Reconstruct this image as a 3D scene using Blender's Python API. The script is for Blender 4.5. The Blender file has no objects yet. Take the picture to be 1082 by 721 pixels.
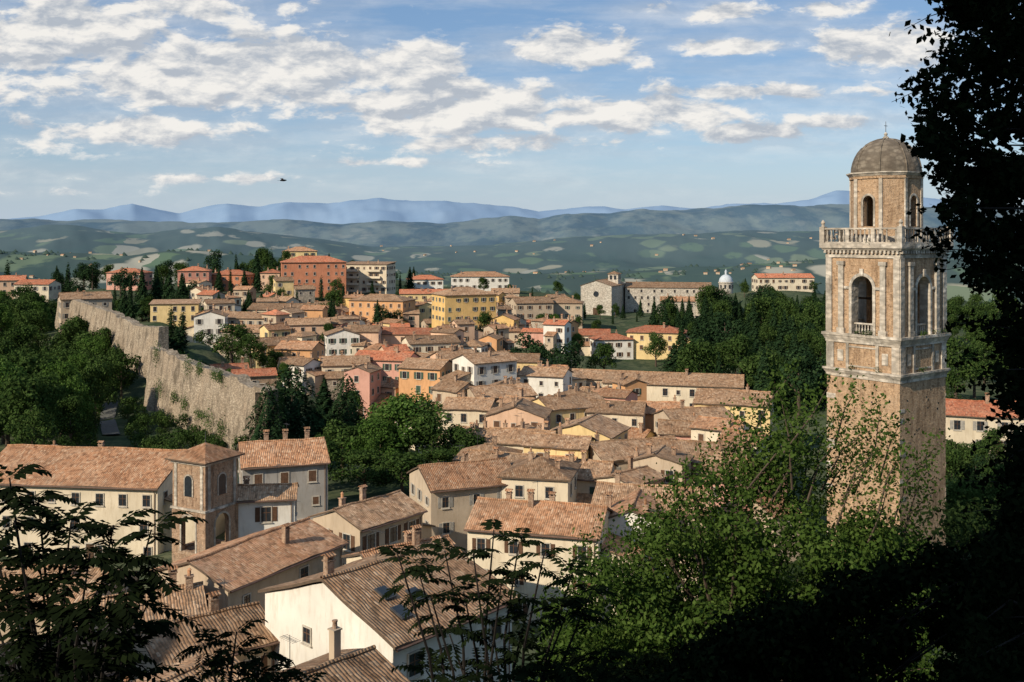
import bpy, bmesh, math, random
import numpy as np
from mathutils import Vector
random.seed(7); rng=np.random.default_rng(7)
F=1052.0; HY=250.0; CZ=100.0
C=bpy.context.scene.collection
R=math.radians
def W(px,py,Y): return ((px-541)/F*Y, Y, CZ-(py-HY)/F*Y)
def X(px,Y): return (px-541)/F*Y
def Z(py,Y): return CZ-(py-HY)/F*Y
# ---------------------------------------------------------------- mesh builder
class MB:
    def __init__(s): s.v=[]; s.f=[]; s.m=[]
    def face(s,pts,m=0):
        i=len(s.v); s.v+= [tuple(p) for p in pts]; s.f.append(tuple(range(i,i+len(pts)))); s.m.append(m)
    def box(s,x0,x1,y0,y1,z0,z1,m=0):
        p=[(x0,y0,z0),(x1,y0,z0),(x1,y1,z0),(x0,y1,z0),(x0,y0,z1),(x1,y0,z1),(x1,y1,z1),(x0,y1,z1)]
        i=len(s.v); s.v+=p
        for q in ((0,3,2,1),(4,5,6,7),(0,1,5,4),(1,2,6,5),(2,3,7,6),(3,0,4,7)):
            s.f.append(tuple(i+k for k in q)); s.m.append(m)
    def prism(s,poly,z0,z1,m=0,poly2=None):
        n=len(poly); b=poly2 or poly; i=len(s.v)
        s.v+=[(p[0],p[1],z0) for p in poly]+[(p[0],p[1],z1) for p in b]
        for k in range(n):
            s.f.append((i+k,i+(k+1)%n,i+n+(k+1)%n,i+n+k)); s.m.append(m)
        s.f.append(tuple(i+n-1-k for k in range(n))); s.m.append(m)
        s.f.append(tuple(i+n+k for k in range(n))); s.m.append(m)
    def tube(s,pts,rad,n=7,m=0):
        rings=[]
        for k,p in enumerate(pts):
            p=Vector(p); a=Vector(pts[max(k-1,0)]); b=Vector(pts[min(k+1,len(pts)-1)])
            d=(b-a).normalized(); u=d.orthogonal().normalized(); w=d.cross(u)
            i=len(s.v)
            for j in range(n):
                t=2*math.pi*j/n; s.v.append(tuple(p+(u*math.cos(t)+w*math.sin(t))*rad[k]))
            rings.append(i)
        for a,b in zip(rings,rings[1:]):
            for j in range(n):
                s.f.append((a+j,a+(j+1)%n,b+(j+1)%n,b+j)); s.m.append(m)
        s.f.append(tuple(rings[-1]+j for j in range(n))); s.m.append(m)
    def lathe(s,prof,n=16,m=0,cx=0,cy=0,rot=0):
        i=len(s.v)
        for r,z in prof:
            for j in range(n):
                t=2*math.pi*j/n+rot; s.v.append((cx+r*math.cos(t),cy+r*math.sin(t),z))
        for k in range(len(prof)-1):
            for j in range(n):
                a=i+k*n; s.f.append((a+j,a+(j+1)%n,a+n+(j+1)%n,a+n+j)); s.m.append(m)
    def roofslab(s,tops,t=.18,m=0,me=1):
        key=lambda p:(round(p[0],3),round(p[1],3),round(p[2],3)); ed={}
        for f in tops:
            s.face(f,m); s.face([(p[0],p[1],p[2]-t) for p in reversed(f)],me)
            for a,b in zip(f,f[1:]+f[:1]): ed[(key(a),key(b))]=1
        for a,b in ed:
            if (b,a) not in ed:
                s.face([(a[0],a[1],a[2]-t),(b[0],b[1],b[2]-t),b,a],me)
    def mesh(s,name,mats,smooth=False,wavy=0):
        me=bpy.data.meshes.new(name); me.from_pydata(s.v,[],s.f)
        for m in mats: me.materials.append(m)
        me.polygons.foreach_set('material_index',s.m)
        uv=me.uv_layers.new(name='UVMap')
        vs=[Vector(v) for v in s.v]; up=Vector((0,0,1)); out=[]
        for p in me.polygons:
            n=p.normal
            if abs(n.z)>.995: e=Vector((1,0,0))
            else: e=up.cross(n).normalized()
            q=n.cross(e)
            for vi in p.vertices:
                v=vs[vi]; out+= [v.dot(e),v.dot(q)]
        uv.data.foreach_set('uv',out)
        if wavy:
            bm=bmesh.new(); bm.from_mesh(me)
            el=[e for e in bm.edges if e.calc_length()>2.5]
            bmesh.ops.subdivide_edges(bm,edges=el,cuts=11,use_grid_fill=True)
            ph=random.uniform(0,50)
            for v in bm.verts:
                x,y=v.co.x,v.co.y
                v.co.z+=wavy*(math.sin(x*.55+ph)*.7+math.sin(x*1.7+y*.9+ph*2)*.4+math.sin(y*1.3+x*3.1+ph)*.25)
            bm.to_mesh(me); bm.free()
        if smooth: me.polygons.foreach_set('use_smooth',[True]*len(me.polygons))
        return me
def link(name,me,parent=None,loc=(0,0,0),rz=0,scale=None):
    o=bpy.data.objects.new(name,me); C.objects.link(o); o.location=loc; o.rotation_euler=(0,0,rz)
    if scale: o.scale=scale
    if parent: o.parent=parent
    return o
usedlab={}
def tag(o,label,cat,group=None,kind=None):
    o['label']=label; o['category']=cat
    if group: o['group']=group
    if kind: o['kind']=kind
    return o
def thing(name,label,cat,loc=(0,0,0),rz=0,group=None):
    return tag(link(name,None,None,loc,rz),label,cat,group)
# ---------------------------------------------------------------- materials
class NT:
    def __init__(s,tree): s.t=tree; s.n=tree.nodes; s.l=tree.links
    def node(s,typ,ins=None,**kw):
        n=s.n.new(typ)
        for k,v in kw.items(): setattr(n,k,v)
        for k,v in (ins or {}).items():
            if isinstance(v,bpy.types.NodeSocket): s.l.new(v,n.inputs[k])
            else: n.inputs[k].default_value=v
        return n
    def math(s,op,a,b=None,c=None,clamp=False):
        ins={0:a}
        if b is not None: ins[1]=b
        if c is not None: ins[2]=c
        n=s.node('ShaderNodeMath',ins,operation=op); n.use_clamp=clamp; return n.outputs[0]
    def vm(s,op,a,b=None,out=0):
        ins={0:a}
        if b is not None: ins[1]=b
        return s.node('ShaderNodeVectorMath',ins,operation=op).outputs[out]
    def mix(s,f,a,b,bt='MIX'):
        n=s.n.new('ShaderNodeMix'); n.data_type='RGBA'; n.blend_type=bt
        for k,v in ((0,f),(6,a),(7,b)):
            if isinstance(v,bpy.types.NodeSocket): s.l.new(v,n.inputs[k])
            elif k==0: n.inputs[0].default_value=v
            else: n.inputs[k].default_value=(*v[:3],1)
        return n.outputs[2]
    def mr(s,v,a,b,c=0,d=1,smooth=False):
        n=s.node('ShaderNodeMapRange',{0:v,1:a,2:b,3:c,4:d}); n.clamp=True
        if smooth: n.interpolation_type='SMOOTHSTEP'
        return n.outputs[0]
    def noise(s,vec,scale,detail=4,rough=.55,out=0):
        return s.node('ShaderNodeTexNoise',{'Vector':vec,'Scale':scale,'Detail':detail,'Roughness':rough}).outputs[out]
def newmat(name):
    m=bpy.data.materials.new(name); m.use_nodes=True; m.node_tree.nodes.clear(); return m,NT(m.node_tree)
def finish(N,col,rough=.9,bump=None,bs=.3,bd=.05,spec=.2):
    p=N.node('ShaderNodeBsdfPrincipled',{'Roughness':rough,'Specular IOR Level':spec})
    if isinstance(col,bpy.types.NodeSocket): N.l.new(col,p.inputs['Base Color'])
    else: p.inputs['Base Color'].default_value=(*col,1)
    if bump is not None:
        b=N.node('ShaderNodeBump',{'Strength':bs,'Distance':bd,'Height':bump}); N.l.new(b.outputs[0],p.inputs['Normal'])
    o=N.node('ShaderNodeOutputMaterial'); N.l.new(p.outputs[0],o.inputs[0])
def sc(c,k): return tuple(min(1,x*k) for x in c)
def objvec(N):
    tc=N.node('ShaderNodeTexCoord').outputs['Object']; oi=N.node('ShaderNodeObjectInfo')
    off=N.math('MULTIPLY',oi.outputs['Random'],200.0)
    return N.vm('ADD',tc,N.node('ShaderNodeCombineXYZ',{0:off,1:off,2:off}).outputs[0])
def plaster(name,c):
    m,N=newmat(name); v=objvec(N); oi=N.node('ShaderNodeObjectInfo').outputs['Random']
    n1=N.noise(v,.28,4,.6); n2=N.noise(N.vm('MULTIPLY',v,(2.2,2.2,.5)),1.0,5,.65)
    c1=N.mix(N.mr(n1,.35,.68),sc(c,.82),sc(c,1.08))
    c1=N.mix(N.mr(oi,0,1,0,.35),c1,(c[0]*.74,c[1]*.71,c[2]*.68))
    c2=N.mix(N.mr(n2,.50,.76,0,.65),c1,(c[0]*.58,c[1]*.53,c[2]*.47))
    finish(N,c2,.93,N.noise(v,8,3),.25,.03); return m
def stone(name,c1,c2,c3,scale=2.0,dark=.5,stain=.7):
    m,N=newmat(name); v=objvec(N)
    vo=N.node('ShaderNodeTexVoronoi',{'Vector':N.vm('MULTIPLY',v,(1,1,1.9)),'Scale':scale})
    sep=N.node('ShaderNodeSeparateColor',{0:vo.outputs['Color']})
    a=N.mix(N.mr(sep.outputs[0],.1,.9),c1,c2)
    a=N.mix(N.mr(N.noise(v,.22,5,.65),.42,.66),a,c3)
    a=N.mix(N.mr(N.noise(v,1.3,6,.7),.5,.75,0,.7),a,sc(c1,.5))
    a=N.mix(N.mr(N.noise(N.vm('MULTIPLY',v,(.5,.5,.16)),1.0,6,.7),.48,.64,0,stain),a,sc(c1,dark))
    a=N.mix(N.mr(vo.outputs['Distance'],.35,.6,0,.55),a,sc(c1,.4))
    finish(N,a,.95,N.math('ADD',N.noise(v,3,5),vo.outputs['Distance']),.6,.1); return m
def brickm(name,c1,c2,mort,pale=.55):
    m,N=newmat(name); v=objvec(N); uv=N.node('ShaderNodeTexCoord').outputs['UV']
    b=N.node('ShaderNodeTexBrick',{'Vector':uv,'Color1':(*c1,1),'Color2':(*c2,1),'Mortar':(*sc(mort,.85),1),'Scale':1.0,'Mortar Size':.012,'Brick Width':.34,'Row Height':.12})
    a=N.mix(N.mr(N.noise(v,.45,7,.75),.50,.68,0,pale),b.outputs[0],mort)
    a=N.mix(N.mr(N.noise(N.vm('MULTIPLY',v,(1.5,1.5,.3)),1.1,6,.75),.47,.66,0,.85),a,sc(c1,.42))
    a=N.mix(N.mr(N.noise(v,2.3,5,.75),.56,.66,0,.7),a,sc(c2,1.35))
    a=N.mix(N.mr(N.noise(v,3.1,5,.75),.56,.65,0,.85),a,sc(c1,.33))
    finish(N,a,.95,N.noise(v,4,6,.7),1.0,.16); return m
def roofm(name,c1,c2,c3):
    m,N=newmat(name); v=objvec(N); uv0=N.node('ShaderNodeTexCoord').outputs['UV']; oi=N.node('ShaderNodeObjectInfo').outputs['Random']
    uv=N.vm('ADD',uv0,N.vm('MULTIPLY',N.vm('SUBTRACT',N.noise(v,.8,2,.5,1),(.5,.5,.5)),(.26,.18,0)))
    wn=N.node('ShaderNodeTexWhiteNoise',{'Vector':N.vm('FLOOR',N.vm('MULTIPLY',uv,(4.6,2.4,1)))},noise_dimensions='2D')
    sp=N.node('ShaderNodeSeparateXYZ',{0:uv}); 
    w=N.math('ABSOLUTE',N.math('SINE',N.math('MULTIPLY',sp.outputs[0],math.pi*4.6)))
    a=N.mix(wn.outputs[0],c1,c2)
    wc=N.node('ShaderNodeSeparateColor',{0:wn.outputs[1]})
    a=N.mix(N.mr(wc.outputs[0],.78,1,0,.8),a,c3)
    a=N.mix(N.mr(wc.outputs[1],.0,.24,.8,0),a,sc(c1,.35))
    a=N.mix(N.mr(w,.0,.35,.5,0),a,sc(c1,.28))
    a=N.mix(N.mr(N.noise(v,.45,6,.7),.48,.70,0,.5),a,c3)
    a=N.mix(N.mr(N.noise(v,1.4,6,.75),.48,.64,0,.8),a,sc(c1,.38))
    a=N.mix(N.mr(N.noise(v,.3,5,.7),.52,.68,0,.5),a,sc(c1,.5))
    a=N.mix(N.mr(N.noise(v,.16,3,.6),.48,.68,0,.22),a,(.19,.15,.10))
    k=N.mr(oi,0,1,.74,1.3); a=N.vm('SCALE',a); a.node.inputs[3].default_value=1; N.l.new(k,a.node.inputs[3])
    finish(N,a,.95,N.math('ADD',w,N.noise(v,4,4)),.55,.09); return m
def plain(name,c,rough=.8,spec=.2):
    m,N=newmat(name); v=objvec(N)
    a=N.mix(N.mr(N.noise(v,2.5,4,.65),.35,.7),sc(c,.7),sc(c,1.12))
    finish(N,a,rough,N.noise(v,10,2),.15,.02,spec); return m
def leafm(name,dark,mid,light,trans=.25,nscale=.55):
    m,N=newmat(name); v=objvec(N)
    g=N.node('ShaderNodeNewGeometry').outputs['Random Per Island']; oi=N.node('ShaderNodeObjectInfo').outputs['Random']
    a=N.mix(N.mr(N.noise(v,nscale,2,.6),.35,.65),dark,mid)
    a=N.mix(N.mr(g,.45,1,0,.9),a,light)
    a=N.mix(N.mr(oi,0,1,0,.5),a,sc(dark,.9))
    d=N.node('ShaderNodeBsdfDiffuse',{0:a}); o=N.node('ShaderNodeOutputMaterial')
    if trans>0:
        t=N.node('ShaderNodeBsdfTranslucent',{0:a}); mx=N.node('ShaderNodeMixShader',{0:trans,1:d.outputs[0],2:t.outputs[0]}); N.l.new(mx.outputs[0],o.inputs[0])
    else: N.l.new(d.outputs[0],o.inputs[0])
    return m
WM={}
for k,c in dict(cream=(.72,.61,.44),yellow=(.78,.58,.28),ochre=(.72,.47,.18),orange=(.70,.38,.18),peach=(.72,.48,.32),pink=(.66,.36,.27),rose=(.54,.25,.18),
    white=(.80,.75,.65),grey=(.36,.33,.29),tan=(.52,.41,.29),redor=(.54,.22,.12)).items(): WM[k]=plaster('plaster_'+k,c)
WM['stone']=stone('pale_rubble_stone',(.44,.37,.28),(.56,.48,.37),(.50,.40,.30))
WM['church']=stone('church_stone',(.54,.48,.38),(.64,.57,.47),(.52,.44,.35),1.2,.75,.3)
WM['brick']=brickm('brown_brick',(.33,.195,.115),(.44,.28,.17),(.46,.37,.27))
CITYW=stone('city_wall_stone',(.33,.26,.18),(.50,.41,.30),(.38,.29,.20),2.6,.32,.9)
TBRICK=brickm('tower_brick',(.40,.24,.13),(.52,.34,.195),(.52,.40,.28),.4)
TSTONE=stone('weathered_travertine',(.56,.49,.39),(.72,.64,.53),(.44,.36,.27),1.3,.28,1.0)
DOME=stone('dome_mortar',(.19,.15,.11),(.26,.215,.16),(.14,.12,.09),1.4)
RM={'brown':roofm('brown_roof_tiles',(.34,.19,.10),(.46,.275,.155),(.56,.40,.26)),
    'terra':roofm('terracotta_roof_tiles',(.41,.195,.095),(.50,.27,.145),(.56,.38,.24)),
    'red':roofm('red_roof_tiles',(.54,.165,.08),(.62,.235,.115),(.55,.30,.18))}
EAVE=plain('eave_wood',(.13,.09,.06)); FRAME=plain('window_stone',(.52,.46,.37)); GLASS=plain('window_glass',(.025,.03,.035),.25,.5)
SHB=plain('brown_shutter',(.13,.07,.04)); SHG=plain('green_shutter',(.06,.10,.07)); SHW=plain('grey_shutter',(.36,.33,.28))
METAL=plain('dark_metal',(.06,.06,.06),.5,.5); BRONZE=plain('bronze',(.06,.055,.04),.5,.5); BARK=plain('bark',(.09,.065,.045)); BARKD=plain('dark_bark',(.02,.016,.013)); COPPER=plain('copper_gutter',(.16,.09,.06),.6,.4)
CHIM=brickm('chimney_brick',(.36,.21,.13),(.46,.31,.20),(.44,.36,.27)); DOOR=plain('door_wood',(.10,.06,.035)); WHITE=plain('white_lead',(.56,.59,.60),.6)
L_BROAD=leafm('broad_leaves',(.025,.048,.013),(.050,.087,.021),(.095,.14,.038),.2)
L_BRIGHT=leafm('bright_leaves',(.040,.080,.015),(.072,.135,.027),(.13,.20,.05),.25)
L_CON=leafm('conifer_needles',(.013,.028,.012),(.022,.045,.018),(.04,.068,.025),0)
L_NEAR=leafm('near_tree_leaves',(.032,.060,.011),(.068,.115,.022),(.13,.19,.045),.3,.5)
L_DARK=leafm('shaded_leaves',(.006,.009,.004),(.009,.015,.006),(.016,.025,.008),0)  # shade on the foreground foliage is put into this near-black leaf colour
L_UNDER=leafm('undergrowth_leaves',(.014,.026,.008),(.022,.038,.012),(.040,.062,.018),.1)
# ---------------------------------------------------------------- noise
_perm=rng.random(65536)
def vnoise(x,y,seed=0):
    xi=np.floor(x).astype(np.int64); yi=np.floor(y).astype(np.int64); fx=x-xi; fy=y-yi
    fx=fx*fx*(3-2*fx); fy=fy*fy*(3-2*fy)
    h=lambda a,b:_perm[((a*73856093)^(b*19349663)^(seed*83492791))&65535]
    return (h(xi,yi)*(1-fx)+h(xi+1,yi)*fx)*(1-fy)+(h(xi,yi+1)*(1-fx)+h(xi+1,yi+1)*fx)*fy
def fbm(x,y,o=5,seed=0):
    t=0;a=.5;s=0
    for k in range(o): t=t+a*vnoise(x*2**k,y*2**k,seed+k); s+=a; a*=.5
    return t/s
# ---------------------------------------------------------------- house tables
H=[
('peach edge house','pale peach house at the left edge of the town above the green slope',6,297,400,15,10,7,20,'gx','peach','red'),
('low red-roofed house','low cream house with red roof next right of the peach edge house',40,301,385,14,9,5,-5,'gx','cream','red'),
('wall-end house','tan stone house with brown roof standing at the far end of the city wall',90,317,272,13,9,9,28,'gx','tan','brown'),
('pink cypress house','pink house with red roof behind the row of cypresses left of the yellow cube',137,289,430,16,10,7,-10,'hip','pink','red'),
('yellow cube','yellow flat-topped house above the bend of the city wall',186,322,325,15,9,8,12,'shed','yellow','brown'),
('rose block','rose three storey building with red roof among conifers in the upper left town',206,287,430,13,10,10,10,'hip','rose','red'),
('wide red roof','long low building with red roof right of the rose block',246,291,440,18,11,7,-8,'hip','redor','red'),
('hilltop villa','yellow villa crowning the hilltop above the red apartment block',317,266,500,17,12,9,10,'hip','yellow','terra'),
('cream hilltop cottage','small peach house just left of the red apartment block',288,289,440,9,8,8,0,'hip','peach','red'),
('red apartment block','large brick red four storey apartment block with hipped roof on the hill crest',331,278,405,26,14,14,14,'hip','redor','red'),
('balcony block','modern cream apartment block with stacked balconies right of the red one',390,280,425,20,12,12,-12,'shed','cream','brown'),
('white hill house','white house with red roof on the crest right of the balcony block',449,296,450,16,10,6,8,'hip','white','red'),
('white villa','wide white villa with low red roof on the crest behind the ochre block',507,293,465,27,12,8,4,'hip','white','terra'),
('orange mansion','orange three storey house with brown hipped roof left of the ochre block',404,319,350,21,11,12,-18,'hip','orange','brown'),
('yellow terrace','yellow terrace with red roof behind the orange mansion',448,311,410,20,9,9,5,'gx','yellow','red'),
('ochre block','tall ochre four storey block with brown hipped roof in the middle of town',490,313,322,18,13,17,24,'hip','ochre','brown'),
('small tan house','small tan house tucked right behind the ochre block',534,310,395,11,9,8,0,'gx','tan','brown'),
('brown palazzo','brown stone house with shallow roof right of the ochre block',561,321,360,14,11,11,14,'gx','tan','brown'),
('grey palazzo','grey brown house next right of the brown palazzo',596,321,368,14,10,10,-6,'hip','tan','brown'),
('convent annex','low cream annex in front of the long convent',716,319,405,14,9,6,-8,'gx','church','terra'),
('red roofed hospital','long cream building with red roof beside the white dome',827,294,470,27,10,6,3,'gx','cream','red'),
('cream garage','long low cream building with red roof below the church',612,355,320,20,9,6,-6,'gx','cream','red'),
('cream lodge','small white house with red roof between garage and yellow park house',646,360,310,12,8,6,10,'hip','white','red'),
('yellow park house','yellow house with red hipped roof at the edge of the conifer wood',694,353,310,18,10,8,-12,'hip','yellow','red'),
('white wall house','white gabled house above the city wall left of the conifer clump',223,335,300,9,8,11,10,'gy','white','brown'),
('tan row house','tan house with long brown roof right of the white wall house',262,337,310,15,9,7,-8,'gx','tan','brown'),
('long brown roof','long cream building under a brown roof below the red apartment block',300,328,335,22,10,7,-6,'gx','cream','brown'),
('cream long house','peach house with brown roof below the long brown roof',325,344,300,13,9,7,14,'gx','peach','brown'),
('stone row house','stone house with brown roof below the tan row house',266,352,280,14,9,7,-14,'gx','stone','brown'),
('yellow wall house','yellow house with brown roof near the dark cedar by the wall',290,366,258,11,9,9,24,'gx','yellow','brown'),
('ochre corner house','ochre orange house next right of the yellow wall house',317,370,255,10,9,9,-10,'gx','orange','terra'),
('grey tall house','pale three storey house with gable end towards the viewer in the mid town',361,355,275,9,8,12,16,'gy','white','brown'),
('peach slim house','slim peach house right of the pale gabled three storey house',387,351,280,8,8,11,0,'gx','peach','brown'),
('red low roof','low peach house with bright red roof above the pink house',428,354,285,16,8,6,-6,'gx','peach','red'),
('tan gable house','cream house with brown roof below the ochre block',455,364,268,14,9,9,20,'gx','cream','brown'),
('pink house','pink house with red roof in front of the round green trees',408,382,236,14,9,11,-14,'gx','pink','red'),
('cream yard house','cream house left of the pink house behind the cedar',365,387,232,11,9,8,10,'gx','cream','brown'),
('orange narrow house','orange four storey house with brown roof right of the pink house',452,391,218,10,9,14,-20,'gx','orange','brown'),
('peach tall house','peach tall house between the orange and the white corner house',480,381,235,9,9,14,26,'gx','peach','brown'),
('white corner house','white four storey house with lit gable in the middle of town',512,385,212,11,9,15,34,'gx','white','brown'),
('tan upper house','yellow house with brown roof behind the white corner house',548,383,258,11,9,8,-6,'gx','yellow','brown'),
('red wall cottage','low brick cottage with red roof just inside the city wall',242,393,222,8,6,4,20,'gx','redor','red'),
('brick wall cottage','low brick cottage beside the near end of the city wall',268,399,212,9,6,4,20,'gx','brick','red'),
('white lane house','small white house right of the white corner house',577,399,218,10,8,9,-18,'gx','white','brown'),
('tan lane house','tan house with mottled brown roof below the white corner house',527,422,188,12,9,9,22,'gx','tan','brown'),
('cream lane house','cream house standing behind the round green trees',497,434,182,9,8,9,-12,'gx','cream','brown'),
('peach gable house','peach house with gable end towards the viewer in the central roofs',548,442,168,10,8,9,-10,'gy','peach','brown'),
('yellow gable house','wide yellow house with large gable in the central roofs',600,434,176,12,9,9,26,'gx','yellow','brown'),
('long tan roof','long low building with brown roof left of the long warehouse',636,403,232,20,9,6,-16,'gx','tan','brown'),
('long warehouse','very long cream building with brown roof ahead of the conifer wood',712,410,212,30,11,7,-14,'gx','cream','brown'),
('yellow end house','yellow house with brown roof at the right end of the long warehouse',776,430,172,13,10,10,-18,'gx','yellow','brown'),
('orange court house','small orange house in front of the long warehouse',694,438,180,9,8,9,-10,'gx','orange','terra'),
('cream court house','cream house left of the small orange house',652,438,176,10,8,8,-12,'gx','cream','brown'),
('tan court house','tan house with brown roof between orange court house and yellow end house',733,448,166,11,9,7,14,'gx','tan','brown'),
('cream gable house','cream house with a row of windows below the peach gable',552,472,146,10,8,9,-16,'gx','cream','brown'),
('yellow long gable','yellow gabled house with pale end wall among the central roofs',622,463,150,10,9,9,-24,'gy','yellow','brown'),
('big brown roof','large tan house under a broad brown roof in the central roofs',668,488,134,13,9,8,20,'gx','tan','brown'),
('right brown roof','large house with brown roof next to the near green tree',742,492,132,13,10,8,-16,'gx','tan','brown'),
('tan front house','cream house with brown roof left of the broad brown roof',606,508,124,10,8,8,-14,'gx','cream','brown'),
('cream front house','cream house with brown roof right below the dark round tree',530,500,126,9,8,8,-16,'gx','cream','brown'),
('lower right roof','tan house with brown roof half hidden by the near green tree',690,545,104,12,9,8,-14,'gx','tan','brown'),
('yellow tower house','pale yellow house with red roof right of the bell tower',1030,443,160,17,10,6,-14,'gx','cream','red'),
]
HN=[
('long left house','long cream house with big brown roof behind the small bell tower',X(98,122),123,71.0,23,14,9,-7,'gx','cream','terra',.38),
('grey gable house','grey gabled building right of the small bell tower',X(298,124),124,72.6,10,10,9,18,'gx','grey','terra',.35),
('white block','small white house with square windows beside the small bell tower',X(277,104),106,72.6,6,5,8,10,'gx','white','brown',.3),
('deep eave house','house with brown roof and dark side wall in front of the small tower',-22.6,86.8,72.1,14,8.5,9,60,'gx','tan','terra',.32),
('white gable house','wide cream house with blank lit gable and skylights at front of the town',-8.0,64,76.9,10,12.5,10,48,'gx','white','brown',.34),
('chimney roof house','low house with brown roof and tall slim chimney nearest the viewer',-10.3,49.5,77.0,8.5,6,9,48,'gx','tan','brown',.34),
('left low roof','brown roofed house in the lower left behind dark leaves',-18.5,53,75.0,8,7,8,52,'gx','tan','brown',.34),
('step roof house','small tan house with brown roof left below the wide cream house',-20,64,74.2,7.5,6.5,8,40,'gx','tan','brown',.34),
('shaded left house','house with dark brown roof at lower left below the long left house',-40,84,70.4,13,9,8,-8,'gx','tan','brown',.36),
('gutter house','narrow peach house between the shaded left house and the deep eave house',-28,76,71.4,8,7,8,24,'gx','peach','brown',.36),
('shaded corner house','house with brown roof in the bottom left corner',-31,62,73.0,11,8,8,40,'gx','tan','brown',.36),
('lane roof house','tan house with brown roof right of the deep eave house',-15.0,104,71.0,9,7,8,52,'gx','tan','brown',.36),
('little court house','little cream house with brown roof behind the wide cream house',-9.0,84,72.8,8,6,8,35,'gx','cream','terra',.34),
('broad roof house','house with wide brown roof left of centre in the front rows',-6.0,122,70.4,11,9,8,22,'gx','tan','terra',.38),
('hipped court house','house with hipped brown roof right of the broad roof house',3.5,122,71.2,8,8,9,-12,'hip','cream','brown',.36),
('cream row house','cream house with wide brown roof and lit windowed front wall',3.0,101,71.2,13,9,9,-14,'gx','cream','terra',.36),
('pale end house','pale house with brown roof joined to the right of the cream row house',13.0,105,70.6,8,8,9,-14,'gy','white','terra',.36),
]
ctrl=[]
specs=[]
for (s,l,px,ey,Y,w,d,h,rot,rf,wm,rt) in H:
    r=R(rot); Yc=Y+(d*abs(math.cos(r))+w*abs(math.sin(r)))/2; x=X(px,Yc); ez=Z(ey,Y)
    specs.append((s,l,x,Yc,ez,w,d,h,rot,rf,wm,rt,.32))
specs+=HN
for q in specs: ctrl.append((q[2],q[3],q[4]-q[7]))
for px,py,Y in [(20,480,150),(60,480,158),(100,470,165),(0,460,175),(130,452,185),(125,430,210),(60,450,200),(100,400,250),(40,420,240),(20,370,320),(60,350,350),
    (0,350,380),(-80,470,180),(-150,450,300),(230,480,158),(180,455,175),(262,492,148),(310,500,150),(350,505,150),(420,515,145),(470,500,140),
    (760,425,240),(830,425,240),(720,395,290),(800,385,300),(850,380,310),(700,350,380),(780,345,400),(860,345,400),(1000,420,200),(1060,420,220),(1100,380,300),(1040,360,350),
    (640,335,425),(740,335,440),(860,325,500),(1000,330,480),(560,370,290),(230,385,235),(190,362,250),(160,340,320),(1030,560,125)]:
    ctrl.append(W(px,py,Y))
ctrl+=[(0,0,98.2),(3,3,97.5),(12,12,90),(-12,12,90),(0,20,85),(20,25,81),(-20,25,80),(0,36,74),(25,36,75),(-30,38,71),(0,50,67.5),(40,52,67),(0,-20,99),(30,-20,100),(-40,-20,99),
    (60,20,86),(60,80,65),(36,95,64),(-60,0,90),(-70,60,72),(20,70,65),(25,90,64),(70,-10,96),(10,85,64)]
CP=np.array(ctrl)
sk={30000:[(-600,225),(0,233),(40,230),(80,222),(110,224),(140,218),(190,227),(215,222),(240,216),(270,218),(300,214),(350,217),(400,210),(430,213),(470,214),(520,221),(570,225),(610,221),(640,219),(660,222),(700,216),(740,218),(770,214),(820,216),(860,210),(885,203),(930,206),(1000,214),(1082,220),(1700,225)],
    15000:[(-600,230),(0,233),(60,236),(130,233),(200,238),(300,234),(360,238),(400,233),(470,238),(540,229),(570,232),(600,223),(640,225),(680,220),(720,224),(760,220),(830,218),(900,214),(1000,220),(1082,222),(1700,230)],
    8500:[(-600,250),(0,244),(80,241),(150,247),(230,243),(300,250),(390,262),(480,262),(560,256),(640,250),(720,246),(800,243),(880,246),(1000,250),(1082,252),(1700,260)],
    4600:[(-600,270),(0,265),(100,269),(200,266),(300,275),(380,290),(500,293),(600,291),(700,288),(800,282),(900,276),(1082,280),(1700,280)]}
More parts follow.
